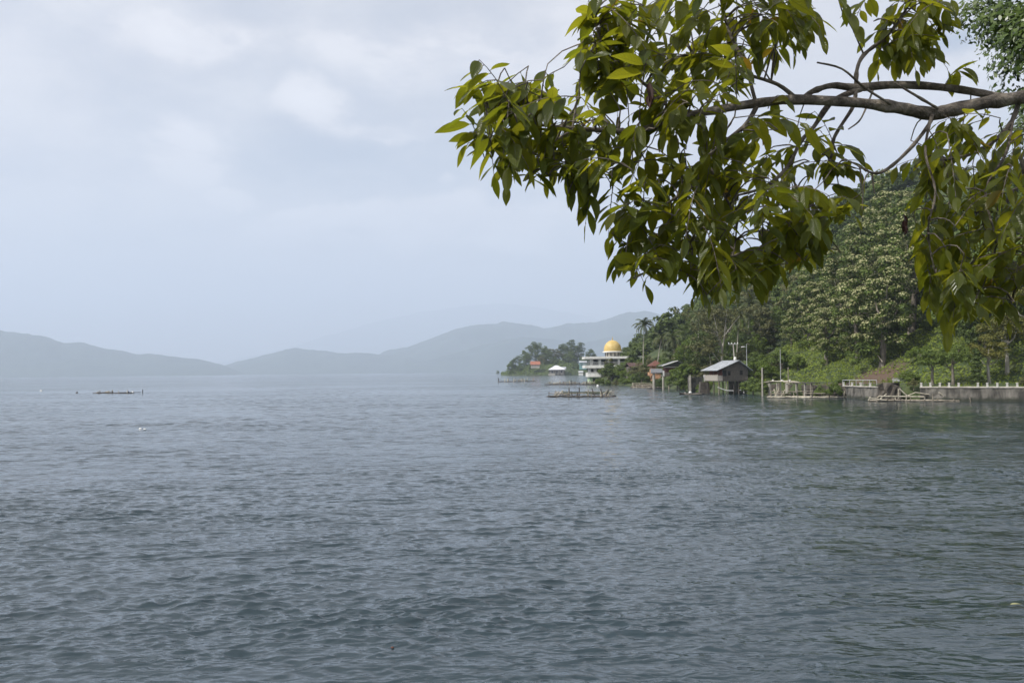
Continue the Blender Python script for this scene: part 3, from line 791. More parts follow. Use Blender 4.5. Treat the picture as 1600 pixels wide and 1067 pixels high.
def mosque():
    Y = 368.0; s = Y/FPX; p0 = at(914, 600, Y)
    X = lambda px: (px-914)*s
    root = tag(empty('mosque', (p0.x, Y, 0), 0.0), 'white lakeside mosque with a golden dome and open balconies over a pale green ground floor', 'mosque')
    part(root, 'ground_floor', 'green_paint', (X(922), X(946), 1.6, 13, -1.0, 2.62))
    d = part(root, 'door', 'glass_and_gloom', (X(927), X(931.5), 1.52, 1.62, 0.15, 2.2))
    part(root, 'quay', 'pale_concrete', (X(921), X(950), 0.2, 14, -1.0, 0.32))
    part(root, 'lower_parapet', 'white_paint', (X(919), X(940), 0.0, 0.22, 2.64, 4.25), (X(919), X(919)+.22, 0.22, 12, 2.64, 4.25), (X(919)+.22, X(940), 0.22, 12, 2.64, 2.9), (X(918.6), X(940.3), -0.10, 0.28, 4.252, 4.40))
    part(root, 'middle_floor', 'white_paint', (X(923), X(952), 2.2, 13, 2.9, 5.90))
    for a in (924.6, 933.2, 940.5):
        w = part(root, 'window', 'glass_and_gloom', (X(a), X(a)+0.85, 2.14, 2.26, 3.9, 5.6))
        part(w, 'frame', 'white_paint', (X(a)-.12, X(a), 2.08, 2.2, 3.8, 5.7), (X(a)+.85, X(a)+.97, 2.08, 2.2, 3.8, 5.7))
    part(root, 'balcony_slab', 'white_paint', (X(914.4), X(1000), 0.0, 14, 5.90, 6.95))
    part(root, 'upper_hall', 'white_paint', (X(928), X(990), 4.5, 13.5, 6.95, 9.32))
    part(root, 'upper_opening', 'glass_and_gloom', (X(929), X(936), 4.40, 4.52, 7.2, 9.1), (X(941), X(948), 4.40, 4.52, 7.2, 9.1), (X(952), X(960), 4.40, 4.52, 7.2, 9.1))  # dark panels stand in for the shade inside the openings
    for a in (922.8, 936.5, 950.5, 966, 982):
        part(root, 'column', 'white_paint', (X(a), X(a)+0.78, 0.5, 1.25, 6.95, 9.33))
    rl = MB()
    for z in (7.35, 7.75, 8.15): rl.tube([(X(914.8), 0.25, z), (X(999), 0.25, z)], .055, 6); rl.tube([(X(914.8), 0.25, z), (X(914.8), 12, z)], .055, 6)
    for i in range(30): rl.tube([(X(914.8)+i*.68, .25, 6.95), (X(914.8)+i*.68, .25, 8.15)], .04, 5)
    rl.build('railing', 'metal_grey', root)
    part(root, 'roof_slab', 'white_paint', (X(914), X(1008), -0.2, 14.5, 9.34, 10.18))
    dr = MB().lathe([(2.75, 10.18), (2.75, 11.72)], 24, (X(960), 5.0, 0)).build('drum', 'pale_concrete', root)
    b = MB()
    for k in range(12):
        a = k*math.pi/6+.2; cx, cy = X(960)+2.74*math.cos(a), 5+2.74*math.sin(a)
        b.tube([(cx, cy, 10.3), (cx, cy, 11.6)], .20, 6)
    b.build('arch_row', 'glass_and_gloom', dr)
    MB().lathe([(0, 11.70), (3.75, 11.70), (3.75, 12.15), (3.3, 12.16)], 32, (X(960), 5, 0)).build('dome_ring', 'white_paint', root)
    prof = []
    for i in range(17):
        q = i/16*math.pi/2
        prof.append((3.28*math.cos(q)*(1+0.05*math.sin(2*q)), 12.16+4.15*math.sin(q)))
    dome = MB().lathe(prof, 36, (X(960), 5, 0)).build('dome', 'gold_dome', root)
    MB().lathe([(0.22, 16.25), (0.13, 16.6), (0.25, 16.85), (0.10, 17.1), (0.04, 17.7), (0, 17.8)], 10, (X(960), 5, 0)).build('finial', 'gold_dome', dome)


mosque()


def windowed(root, x, y, z, w, h, board='pale_board'):
    """an open window in a wall that faces -y, its inner shade a dark panel"""
    o = part(root, 'window', 'glass_and_gloom', (x, x+w, y-0.03, y+0.05, z, z+h))
    part(o, 'frame', board, (x-.09, x, y-.07, y-.032, z-.09, z+h+.09), (x+w, x+w+.09, y-.07, y-.032, z-.09, z+h+.09), (x, x+w, y-.07, y-.032, z-.09, z), (x, x+w, y-.07, y-.032, z+h, z+h+.09))


def stilt_house():
    Y = 198.0; p = at(1122, 594, Y); k = Y/FPX; zf = p.z
    root = tag(empty('stilt_house', (p.x, Y, 0), R(14)), 'grey weathered plank house on stilts over the water under a zinc gable roof', 'house')
    W_, D_ = 6.5, 6.2; x0 = 1.0; ze = zf+2.15; zr = zf+3.85; xr = 4.35
    part(root, 'floor', 'grey_board', (0, W_, 0, D_, zf-.22, zf))
    part(root, 'wall', 'grey_board', (x0, W_, 0.0, .12, zf, ze), (W_-.12, W_, .12, D_, zf, ze), (x0, W_, D_-.12, D_, zf, ze))
    MB().prism([(x0, ze), (W_, ze), (xr, zr-.12)], 0.02, .12).build('gable', 'grey_board', root)
    part(root, 'inner_wall', 'red_board', (x0, x0+.12, .12, D_-.12, zf, ze+.25))
    part(root, 'band_board', 'grey_board', (x0, W_, -.06, -.003, ze-.05, ze+.08), (x0, W_, -.05, -.003, zf+.02, zf+.78))
    windowed(root, 2.15, 0, zf+.95, .55, .85, 'grey_board'); windowed(root, 4.75, 0, zf+1.0, .62, .9, 'grey_board')
    part(root, 'doorway', 'glass_and_gloom', (x0+.02, x0+.85, -.035, .0, zf+.8, ze-.15))  # dark panel painted for the shade inside the open doorway
    rl = MB()
    for i in range(20): rl.box(-.05, 0.0, .06+i*.30, .06+i*.30+.26, zf-.12, zf+.98+(.03 if i % 3 else .1))
    for i in range(3): rl.box(.04+i*.32, .04+i*.32+.29, -.05, 0, zf-.15, zf+.95)
    rl.build('porch_railing', 'pale_board', root)
    m = MB()
    for yy in (.05, 2.0, 4.0, D_-.1): m.box(.02, .12, yy, yy+.1, zf, ze-.22)
    m.build('porch_post', 'grey_board', root)
    rf = MB(); o = .7
    slab_roof(rf, (-.55, -o, ze-.28), (xr, -o, zr), (xr, D_+o, zr), (-.55, D_+o, ze-.28))
    slab_roof(rf, (xr+.005, -o, zr), (W_+.75, -o, ze-.35), (W_+.75, D_+o, ze-.35), (xr+.005, D_+o, zr))
    r_ = rf.build('roof', 'zinc', root)
    rb = MB()
    for i in range(26):
        yy = -o+.05+i*.292
        rb.tube([(-.55, yy, ze-.20), (xr, yy, zr+.085)], .03, 4); rb.tube([(xr, yy, zr+.085), (W_+.75, yy, ze-.27)], .03, 4)
    rb.build('corrugation', 'zinc', r_)
    for i, (x, y_) in enumerate([(.25, .2), (1.9, .2), (3.5, .3), (4.55, .2), (5.55, .2), (.3, 2.6), (2.6, 3.2), (4.6, 3.0), (6.2, 3.0), (.3, 5.6), (3.0, 5.8), (6.2, 5.8)]):
        MB().tube([(x, y_, -1.2), (x+.03, y_, zf*.5), (x, y_, zf-.22)], .13 if i != 2 else .15, 8).build('post', 'bamboo' if i in (1, 0) else 'wet_wood', root)
    part(root, 'footing_wall', 'old_concrete', (3.0, 4.3, 1.2, 1.6, -1, zf-.25), (4.6, 6.4, 1.4, 1.7, -1, zf-.25))
    MB().tube([(-.05, .05, 1.45), (1.2, 0, .95), (2.0, -.02, .75), (3.3, 0, .70)], .085, 7).build('pipe', 'white_plastic', root)
    MB().tube([(4.7, 0, .82), (5.3, 0, .85), (5.5, 0, .75), (5.6, 0, .2)], .075, 7).build('pipe', 'white_plastic', root)


stilt_house()


def cabin():
    Y = 248.0; k = Y/FPX; p = at(1036, 587, Y); zf = p.z
    root = tag(empty('lake_cabin', (p.x, Y, 0), R(4)), 'small dark cabin with a white-edged lean-to roof standing on a tall post by the water', 'house')
    W_ = 4.6; ze = at(1036, 571, Y).z; zr = at(1058, 564, Y).z
    part(root, 'floor', 'grey_board', (0, W_, 0, 4, zf-.18, zf))
    part(root, 'wall', 'red_board', (.9, W_, 1.2, 1.32, zf, ze-.1), (W_-.12, W_, 1.32, 4, zf, ze), (.9, 1.02, 1.32, 4, zf, ze-.1))
    part(root, 'porch_panel', 'white_paint', (.0, .35, -.02, .06, zf-.1, zf+1.25))
    part(root, 'porch_railing', 'grey_board', (.35, W_, -.02, .05, zf+.02, zf+.85))
    part(root, 'beam', 'pale_board', (.05, W_, -.1, .05, ze-.55, ze-.28))
    MB().prism([(.1, ze-.25), (W_, ze-.25), (3.6, zr-.2)], .05, .14).build('gable', 'wet_wood', root)
    rf = MB(); slab_roof(rf, (-.35, -.5, ze-.2), (3.7, -.5, zr), (3.7, 4.4, zr), (-.35, 4.4, ze-.2), .1); slab_roof(rf, (3.705, -.5, zr), (5.6, -.5, ze), (5.6, 4.4, ze), (3.705, 4.4, zr), .1)
    r_ = rf.build('roof', 'slate_roof', root)
    MB().tube([(-.35, -.52, ze-.14), (3.7, -.52, zr+.06)], .10, 5).build('barge_board', 'white_paint', r_)
    MB().tube([(1.5, .2, -1), (1.5, .2, zf-.18)], .17, 8).build('post', 'bamboo', root)
    MB().tube([(.1, .4, -1), (.15, .4, zf-.18)], .26, 8).build('post', 'pale_concrete', root)
    MB().tube([(4.2, 2.6, -1), (4.2, 2.6, zf-.18)], .15, 8).build('post', 'bamboo', root)


cabin()


def orange_house():
    Y = 294.0; p = at(1017, 583, Y); s = Y/FPX; X = lambda px: (px-1017)*s
    root = tag(empty('orange_house', (p.x, Y, 0), 0), 'small orange-walled house under a rusty pyramid roof', 'house')
    z0 = at(1017, 584, Y).z; z1 = at(1017, 571, Y).z; z2 = at(1017, 562.5, Y).z; g = float(hz(p.x+3, Y+3))
    part(root, 'wall', 'orange_wall', (X(1020), X(1034), 2, 6.5, min(g, z0)-1, z1))
    part(root, 'balcony', 'orange_wall', (X(1015), X(1021), 1.0, 1.2, z0-.6, z0+.45), (X(1015), X(1015)+.2, 1.2, 4, z0-.6, z0+.45), (X(1015), X(1021), 1.2, 4, z0-.62, z0-.45))
    cx, cy = X(1027.5), 4.2; a, b = X(1015.5), X(1039)
    m = MB(); m.add([(a, .8, z1-.15), (b, .8, z1-.15), (b, 7.4, z1-.15), (a, 7.4, z1-.15), (cx, cy, z2)], [(0, 1, 4), (1, 2, 4), (2, 3, 4), (3, 0, 4), (3, 2, 1, 0)])
    m.build('roof', 'rust_roof', root)
    windowed(root, X(1026.5), 2, z0+.5, .8, 1.0, 'pale_board')
    # the open pavilion before it is a thing of its own
    Y2 = 262.0; p2 = at(1018, 584, Y2); s2 = Y2/FPX; X2 = lambda px: (px-1018)*s2
    r2 = tag(empty('pavilion', (p2.x, Y2, 0), 0), 'open waterside pavilion with a flat grey roof on a thick pale pillar', 'pavilion')
    zt = at(1018, 578, Y2).z; zb = at(1018, 583.5, Y2).z
    rf = MB(); slab_roof(rf, (X2(1017), 0, zb), (X2(1037), 0, zb+.12), (X2(1037), 3.2, zt+.25), (X2(1019), 3.2, zt+.2), .12); rf.build('roof', 'slate_roof', r2)
    MB().tube([(X2(1022), .5, -1), (X2(1022), .5, zb+.05)], .36, 10).build('pillar', 'pale_concrete', r2)
    MB().tube([(X2(1036.6), .5, -1), (X2(1036.3), .5, zb+.1)], .22, 8).build('pillar', 'pale_concrete', r2)
    MB().tube([(X2(1023), 2.8, -1), (X2(1023), 2.8, zt)], .2, 8).build('pillar', 'pale_concrete', r2)
    part(r2, 'floor', 'wet_wood', (X2(1017), X2(1037), 1.2, 4.5, -.6, .35))


orange_house()


def plain_house(name, label, px0, px1, py_base, py_eave, py_top, Y, wall, roof, depth, kind='hip', cat='house', g=None, rz=0.0):
    p = at(px0, py_base, Y); s = Y/FPX; w = (px1-px0)*s
    root = tag(empty(name, (p.x, Y, 0), rz), label, cat)
    zb, ze, zt = p.z, at(px0, py_eave, Y).z, at(px0, py_top, Y).z
    part(root, 'wall', wall, (w*.06, w*.94, .3, depth-.3, zb-2.5, ze))
    m = MB(); e = -.02*w; f = w*1.02
    if kind == 'hip':
        rx0, rx1 = w*.40, w*.56
        m.add([(e, -.4, ze-.1), (f, -.4, ze-.1), (f, depth+.4, ze-.1), (e, depth+.4, ze-.1), (rx0, depth/2, zt), (rx1, depth/2, zt)], [(0, 1, 5, 4), (1, 2, 5), (2, 3, 4, 5), (3, 0, 4), (3, 2, 1, 0)])
    else:
        slab_roof(m, (e, -.4, ze), (e, depth/2, zt), (f, depth/2, zt), (f, -.4, ze), .08); slab_roof(m, (e, depth+.4, ze), (e, depth/2, zt+.001), (f, depth/2, zt+.001), (f, depth+.4, ze), .08)
    m.build('roof', roof, root)
    n = 3 if w > 5 else 1
    for i in range(n):
        a = w*(.16+.27*i); windowed(root, a, .3, zb+(ze-zb)*.30, w*.12, (ze-zb)*.5, 'white_paint')
    return root, p, s


plain_house('brown_roof_house', 'low house with a dark brown sloping roof half hidden by bushes', 983, 1006, 581, 573, 567, 330, 'grey_board', 'brown_roof', 6, 'gable', rz=R(6))
r_, p_, s_ = plain_house('white_roof_house', 'open waterside house with a white hipped roof on the headland', 857, 884, 585.5, 577.6, 571, 1195, 'old_concrete', 'white_zinc', 13)
part(r_, 'annex_roof', 'white_zinc', (15.5, 21.5, 3, 11, at(870, 576, 1195).z, at(870, 573.2, 1195).z))
part(r_, 'deck', 'pale_concrete', (-.4, 8, -2.5, .2, -1, at(860, 583.5, 1195).z))
plain_house('red_roof_house', 'house with a faded red roof among the headland trees', 829, 844, 572, 570, 564.5, 1203, 'pale_board', 'terracotta', 10, 'gable')
plain_house('teal_house', 'small teal house at the right end of the headland', 905.5, 917, 574, 566.5, 564, 1196, 'teal_wall', 'zinc', 9, 'gable')
part(tag(empty('boat_shed', at(904.5, 583, 1190)), 'low pale shed under dark trees below the teal house', 'shed'), 'wall', 'white_paint', (0, 5.0, 0, 4, -3, .4))
m = MB(); slab_roof(m, (-.6, -.6, 1.2), (5.6, -.6, 1.2), (5.0, 4.4, 2.4), (0, 4.4, 2.4), .15); m.build('roof', 'white_zinc', bpy.data.objects['boat_shed'])
p = onwater(829, 586.0); b = MB(); b.prism([(-2.1, .1), (2.1, .1), (2.5, .9), (-2.5, .9)], -.7, .7); b.add([(-1.2, -.5, .9), (1.0, -.5, .9), (.8, .5, 1.5), (-1.0, .5, 1.5)], [(0, 1, 2, 3)])
tag(b.build('moored_boat', 'white_plastic', None, (p.x, p.y, -.05)), 'white boat moored at the headland shore left of the white-roofed house', 'boat')


# ---- walls along the shore
def wallrun(name, label, pts, zt, mat, th=3.4, zb=-1.2, seg=1.2, rough=.10, cap=None, cat='wall', zts=None):
    """a rough masonry wall along world points"""
    rg_ = random.Random(len(pts)*7+int(pts[0].x)); P_ = []
    for i in range(len(pts)-1):
        a, b = pts[i], pts[i+1]; n = max(1, int((b-a).length/seg))
        for j in range(n): P_.append(a.lerp(b, j/n))
    P_.append(pts[-1]); m = MB(); rows = 5; vs = []
    for i, q in enumerate(P_):
        t_ = (P_[min(i+1, len(P_)-1)]-P_[max(i-1, 0)]); t_.z = 0; t_.normalize(); nrm = Vector((t_.y, -t_.x, 0))
        top = zt if zts is None else np.interp(i/(len(P_)-1), [0, .2, .5, .8, 1], zts)
        for j in range(rows): vs.append(Vector((q.x, q.y, zb+(top-zb)*j/(rows-1)+(rg_.uniform(-.04, .04) if j == rows-1 else 0)))+nrm*rg_.uniform(-rough, rough)*(0.4 if j == rows-1 else 1))
        vs.append(Vector((q.x, q.y, top))-nrm*th); vs.append(Vector((q.x, q.y, zb))-nrm*th)
    k = rows+2; fs = []
    for i in range(len(P_)-1):
        for j in range(k): fs.append((i*k+j, (i+1)*k+j, (i+1)*k+(j+1) % k, i*k+(j+1) % k))
    fs += [tuple(range(k)), tuple(range((len(P_)-1)*k+k-1, (len(P_)-1)*k-1, -1))]
    m.add(vs, fs)
    o = tag(m.build(name, mat), label, cat)
    if cap:
        c = MB(); c.tube([Vector((q.x, q.y, (zt if zts is None else 0)+.06)) for q in P_], .13, 6); c.build('coping', cap, o)
    return o


def shore_pts(pxs): return [onwater(px, py) for px, py in pxs]


wallrun('retaining_wall', 'long stained concrete lake wall under the white posts at the right edge', shore_pts([(1438, 626.5), (1500, 627), (1560, 627.5), (1640, 628.5)]), 1.95, 'old_concrete', cap='pale_concrete')
wallrun('retaining_wall', 'pale streaked concrete lake wall just left of the rough stone bastion', shore_pts([(1322, 622.5), (1345, 624.5), (1372, 626)]), 1.98, 'old_concrete', cap='pale_concrete')
wallrun('retaining_wall', 'dark shaded lake wall behind the posts of the broken pier', [v+Vector((0.6, 1.6, 0)) for v in shore_pts([(1196, 616.5), (1240, 618), (1280, 620.5), (1321, 622)])], 2.0, 'rubble')
wallrun('retaining_wall', 'tall grey concrete wall with an upright slab left of the stilt house', [at(1077, 612, 224), at(1098, 612, 226)], 3.3, 'old_concrete', rough=.2, th=.5)
o = tag(MB().prism([(-.25, -1), (.25, -1), (.22, 3.75), (-.18, 3.75)], 0, .35).build('concrete_post', 'pale_concrete', None, at(1078.5, 614, 221.5)*1.0), 'tall pale concrete slab standing upright at the water by the grey wall', 'post'); o.location.z = 0
# rough bastion
bs = shore_pts([(1364, 625.6), (1385, 626.2), (1406, 626.4)])
wallrun('stone_bastion', 'dark rough stone bastion rising above the lake wall', [bs[0]+Vector((0, -.4, 0)), bs[1]+Vector((0, -.9, 0)), bs[2]+Vector((0, -.4, 0))], 3.0, 'rubble', th=2.6, rough=.55, seg=.4, zts=[1.9, 2.4, 2.75, 2.5, 1.95])


# ---- white parapet posts, each of its own
def parapet(px0, py0, px1, py1, n, label, rail):
    a, b = onwater(px0, py0), onwater(px1, py1)
    for i in range(n):
        if n > 8 and i == 5: continue
        q = a.lerp(b, i/max(1, n-1)); m = MB()
        m.prism([(-.15, 0), (.15, 0), (.12, .62), (-.12, .62)], -.13, .13); m.box(-.16, .16, -.16, .16, .622, .70)
        t_ = b-a; tag(m.build('parapet_post', 'old_white', None, (q.x, q.y+.25, 2.0)), label, 'post', 'white parapet posts on the lake walls').rotation_euler = (random.Random(i).uniform(-.05, .05), random.Random(i+50).uniform(-.07, .07), math.atan2(t_.y, t_.x))
    m = MB(); m.tube([Vector((a.x, a.y+.35, 2.03)).lerp(Vector((b.x, b.y+.35, 2.03)), i/12)+Vector((0, 0, .03*math.sin(i*2.3))) for i in range(13)], .12, 6)
    tag(m.build('parapet_kerb', 'pale_concrete'), rail, 'kerb')


parapet(1319.5, 622.5, 1361, 625.5, 4, 'short white post on the pale wall left of the stone bastion', 'white painted kerb on the pale wall left of the bastion')
parapet(1441.5, 626.5, 1592, 627.9, 11, 'short white post on the long lake wall at the right', 'white painted kerb along the long lake wall at the right')
a, b = at(1317, 593.7, 165), at(1370, 594, 160); m = MB(); m.tube([a, b], .06, 6)
for i in range(6): q = a.lerp(b, i/5); m.tube([q, Vector((q.x, q.y, 2.0))], .05, 6)
tag(m.build('guard_rail', 'metal_grey'), 'thin pale rail along the grass left of the stone bastion', 'rail')
# road with its concrete rail
ra, rb = at(1395, 599, 166), at(1680, 600, 152)
m = MB(); nrm = Vector((rb.y-ra.y, ra.x-rb.x, 0)).normalized()
if nrm.y < 0: nrm = -nrm
m.add([Vector((ra.x, ra.y, 2.46))+nrm*.6, Vector((rb.x, rb.y, 2.46))+nrm*.6, Vector((rb.x, rb.y, 2.46))+nrm*5.6, Vector((ra.x, ra.y, 2.46))+nrm*5.6], [(0, 1, 2, 3)])
tag(m.build('road', 'asphalt'), kind='structure')
L_ = (rb-ra).length; root = tag(empty('road_rail', (ra.x, ra.y, 2.35), math.atan2(rb.y-ra.y, rb.x-ra.x)), 'grey road rail of square concrete posts with a metal band behind the roadside trees', 'rail')
for i in range(20): part(root, 'post', 'pale_concrete', (i*1.5, i*1.5+.2, -.1, .1, -.4, .86))
m = MB(); m.box(0, L_, -.18, -.105, .38, .66); m.box(0, L_, -.16, -.105, .76, .84); m.build('rail_band', 'metal_grey', root)


# ---- broken pier
def pier():
    a, b = onwater(1186, 617.3), onwater(1272, 620.6); t_ = b-a; Lp = t_.length
    root = tag(empty('broken_pier', (a.x, a.y, 0), math.atan2(t_.y, t_.x)), 'unfinished pier of concrete posts carrying bent pale bamboo decking along the shore', 'pier')
    X = lambda px: (px-1186)/(1272-1186)*Lp
    for px, w in ((1204, .17), (1216.6, .13), (1219.8, .11), (1232, .34), (1246.5, .16), (1259, .15), (1268, .12)):
        part(root, 'post', 'pale_concrete' if w > .12 else 'bamboo', (X(px)-w, X(px)+w, -.1, .22, -1.2, 2.35))
    rg_ = random.Random(3); m = MB()
    for i in range(9):
        y_ = -.3+i*.22; s0 = X(1187+rg_.uniform(0, 8)); s1 = X(1232+rg_.uniform(0, 12))
        m.tube([(s0, y_, 2.28+rg_.uniform(-.1, .1)), (s0*.6+s1*.4, y_, 2.62+rg_.uniform(0, .12)), (s1*.8+s0*.2, y_, 2.62+rg_.uniform(0, .1)), (s1, y_, 2.30+rg_.uniform(-.1, .1))], .075, 6)
    m.build('bamboo_decking', 'pale_bamboo', root)
    m = MB(); m.box(X(1236), X(1270), -.25, 1.5, 2.36, 2.50); m.build('deck_beam', 'wet_wood', root)
    for px in (1205, 1220, 1232): part(root, 'white_block', 'white_paint', (X(px)-.14, X(px)+.14, .5, .75, 2.72, 3.0))
    return root


pier()
# poles
for px, py0, py1, Y, r_, mt, lab in ((1190.8, 575, 617, 185, .16, 'pale_concrete', 'tall pale round pole standing in the water at the left end of the broken pier'), (1231.3, 574.5, 597, 180, .10, 'bamboo', 'thin pale pole rising above the middle of the pier'),
                                 (1219, 546, 580, 186, .07, 'metal_grey', 'very thin grey pole in the scrub behind the pier')):
    q = at(px, py0, Y); g = -1.2 if py1 > 610 else float(hz(q.x, Y))-.3
    m = MB(); m.tube([(0, 0, g), (0, 0, (q.z+g)/2), (.03, 0, q.z)], [r_*1.1, r_, r_*.85], 8); m.lathe([(0, q.z+.05), (r_*1.1, q.z+.03), (r_*1.1, q.z-.12), (r_*.8, q.z-.14)], 8, (.03, 0, 0))
    tag(m.build('pole', mt, None, (q.x, Y, 0)), lab, 'pole')


def utility_pole():
    Y = 214; q = at(1147.5, 536.5, Y); g = float(hz(q.x, Y))-.4
    root = tag(empty('utility_pole', (q.x, Y, g)), 'utility pole with a crossarm and pale insulators behind the stilt house roof', 'utility pole'); h = q.z-g
    MB().tube([(0, 0, 0), (0, 0, h*.55), (-.25, 0, h)], [.2, .17, .13], 8).build('pole', 'pale_concrete', root)
    part(root, 'crossarm', 'metal_grey', (-1.3, .8, -.08, .08, h-.25, h-.1))
    m = MB()
    for x in (-1.2, -.6, .1, .7): m.lathe([(.05, h-.1), (.11, h), (.06, h+.18), (0, h+.2)], 8, (x, 0, 0))
    m.build('insulators', 'white_plastic', root)
    MB().lathe([(0, h*.52), (.32, h*.52), (.32, h*.62), (.12, h*.66), (0, h*.66)], 10, (.05, -.2, 0)).build('transformer', 'white_paint', root)
    Y = 200; q = at(1166.5, 537, Y); g = float(hz(q.x, Y))-.4; h = q.z-g
    root = tag(empty('street_lamp', (q.x, Y, g)), 'slim street lamp with a short left arm behind the stilt house roof', 'street lamp')
    MB().tube([(0, 0, 0), (0, 0, h*.5), (0, 0, h)], [.11, .09, .06], 8).build('pole', 'metal_grey', root)
    a = MB(); a.tube([(0, 0, h-.75), (-.3, 0, h-.62), (-.55, 0, h-.62)], .04, 6); a.build('arm', 'metal_grey', root)
    MB().prism([(-1.1, h-.72), (-.45, h-.68), (-.45, h-.5), (-1.0, h-.55)], -.12, .12).build('lamp_head', 'white_plastic', root)


utility_pole()


# ---- bamboo rafts and frames on the water: a deck of poles with uprights and braces
def raft(label, pxl, pxr, py, depth, seed, uprights, deck_mat='wet_wood', up_h=1.0, rails=True, barrels=0, name='bamboo_raft', zshift=0.0, lean=.25, sparse=1.0):
    a, b = onwater(pxl, py), onwater(pxr, py); Yr = a.y; Lr = (b-a).length; rg_ = random.Random(seed)
    root = tag(empty(name, (a.x, a.y, zshift), math.atan2(b.y-a.y, b.x-a.x)), label, 'raft')
    m = MB()
    for r_ in range(4):
        y_ = r_*depth/3; n = 4
        for i in range(n):
            if rg_.random() > sparse: continue
            s0 = Lr*i/n-.3; s1 = Lr*(i+1)/n+.3
            for q in range(2): m.tube([(s0, y_+q*.16, .10+rg_.uniform(-.05, .08)), ((s0+s1)/2, y_+q*.16, .12+rg_.uniform(-.04, .06)), (s1, y_+q*.16, .10+rg_.uniform(-.05, .08))], .10, 6)
    for i in range(int(Lr/1.3*sparse)): x = rg_.uniform(.1, Lr-.1); m.tube([(x, -.3, .24), (x+rg_.uniform(-.2, .2), depth+.3, .26)], .07, 6)
    m.build('float_poles', deck_mat, root)
    for i in range(uprights):
        x = Lr*(i+.5)/uprights+rg_.uniform(-.4, .4); y_ = rg_.choice([0, depth]); h = up_h*rg_.uniform(.45, 1.25); w = MB()
        w.tube([(x, y_, -.1), (x+rg_.uniform(-lean, lean)*h, y_+rg_.uniform(-.1, .1), h)], rg_.uniform(.075, .115)*max(1, Yr/240), 6); w.build('upright', rg_.choice(['bamboo', 'wet_wood', 'bamboo', 'pale_bamboo']), root)
    if rails:
        m = MB()
        for y_, z in ((0, .52*up_h), (depth, .72*up_h), (depth, .42*up_h)):
            x = 0.3
            while x < Lr-1:
                e = min(Lr, x+rg_.uniform(2, 4.5))
                if rg_.random() < .8: m.tube([(x, y_, z+rg_.uniform(-.1, .1)), (e, y_, z+rg_.uniform(-.1, .1))], .075, 6)
                x = e
        m.build('rail', 'bamboo', root)
    m = MB()
    for i in range(int(3+uprights*.4)):
        x = rg_.choice([rg_.uniform(0, Lr*.2), rg_.uniform(Lr*.75, Lr)]); m.tube([(x-.5, rg_.uniform(0, depth), .1), (x+rg_.uniform(-.3, .9), rg_.uniform(0, depth), up_h*rg_.uniform(.6, 1.1))], .08, 6)
    m.build('brace', 'pale_bamboo', root)
    for i in range(barrels):
        x = rg_.uniform(.5, Lr-.5); MB().lathe([(0, -.1), (.26, -.08), (.3, .2), (.26, .5), (0, .52)], 10, (x, depth*.4, .05)).build('float_drum', 'blue_cloth' if i % 2 else 'white_plastic', root)
    return root


r1 = raft('nearest fish-pen raft of grey poles with a net rail and leaning end posts', 856, 953, 620.4, 3.0, 11, 12, up_h=1.25)
m = MB(); m.box(1.9, 11.6, 2.85, 2.89, .55, .95); m.build('net', 'net_green', r1)
for x, h, lx in ((4.0, 1.75, -.1), (5.95, 1.8, .02), (9.1, 1.6, -.6), (10.7, 1.55, -.5), (10.9, 1.4, .9)):
    MB().tube([(x, 1.2, .1), (x+lx*.7, 1.2, h*.6), (x+lx, 1.2, h)], .11, 6).build('upright', 'wet_wood', r1)
raft('long low fish-pen raft left of the mosque quay', 852, 924, 601.2, 4.0, 23, 14, up_h=1.3)
raft('far small raft off the headland with crooked poles', 778, 808, 596.6, 4, 31, 7, up_h=1.6, rails=False, sparse=.6)
raft('stubby raft right of the far small raft, by the headland', 809, 827, 596.2, 4, 37, 6, up_h=1.5, rails=False, barrels=2, sparse=.7)
raft('lone broken raft far out on the lake to the left', 146, 216, 614.6, 3, 41, 6, up_h=.9, rails=False, barrels=3, sparse=.55)
r2 = raft('sagging bamboo raft tied along the broken pier', 1201, 1322, 621.6, 2.2, 53, 17, 'pale_bamboo', up_h=1.5)
r3 = raft('collapsed raft of pale poles leaning below the stone bastion', 1362, 1542, 627.2, 1.8, 61, 12, 'bamboo', up_h=1.2, rails=False, sparse=.75)
for (a, b, r_) in (((1405, 607, -1.5), (1417, 618, -1.5), .10), ((1430, 613, -1), (1468, 619, -1), .09), ((1417, 619, -1), (1431, 613, -1), .08), ((1467, 613, -2), (1480, 624, -2), .10), ((1497, 615, -1), (1509, 623, -1), .09), ((1456, 606, .2), (1485, 613, -1), .12),
                   ((1374, 619, -1.5), (1444, 620, -1.5), .10), ((1404, 622, -1.5), (1404, 607, -1.5), .09), ((1468, 619, -1), (1500, 618, -1), .08), ((1360, 622, -2), (1385, 625.5, -2), .09)):
    Yb = r3.location.y; MB().tube([r3.matrix_basis.inverted() @ at(a[0], a[1], Yb+a[2]), r3.matrix_basis.inverted() @ at(b[0], b[1], Yb+b[2])], r_, 6).build('loose_pole', 'pale_bamboo', r3)
dk = raft('grey bamboo landing frame below the orange house', 987, 1040, 606.0, 3.5, 71, 9, up_h=1.5, deck_mat='bamboo', name='bamboo_landing')
m = MB(); m.tube([(.3, 0, 1.35), (9, 0, 1.1)], .09, 6); m.tube([(-.3, 0, .1), (.8, 0, 1.45)], .1, 6)
for i in range(5): m.tube([(0, .2+i*.12, .3+i*.16), (8.8, .2+i*.12, .25+i*.14)], .08, 6)
m.build('top_rail', 'bamboo', dk)

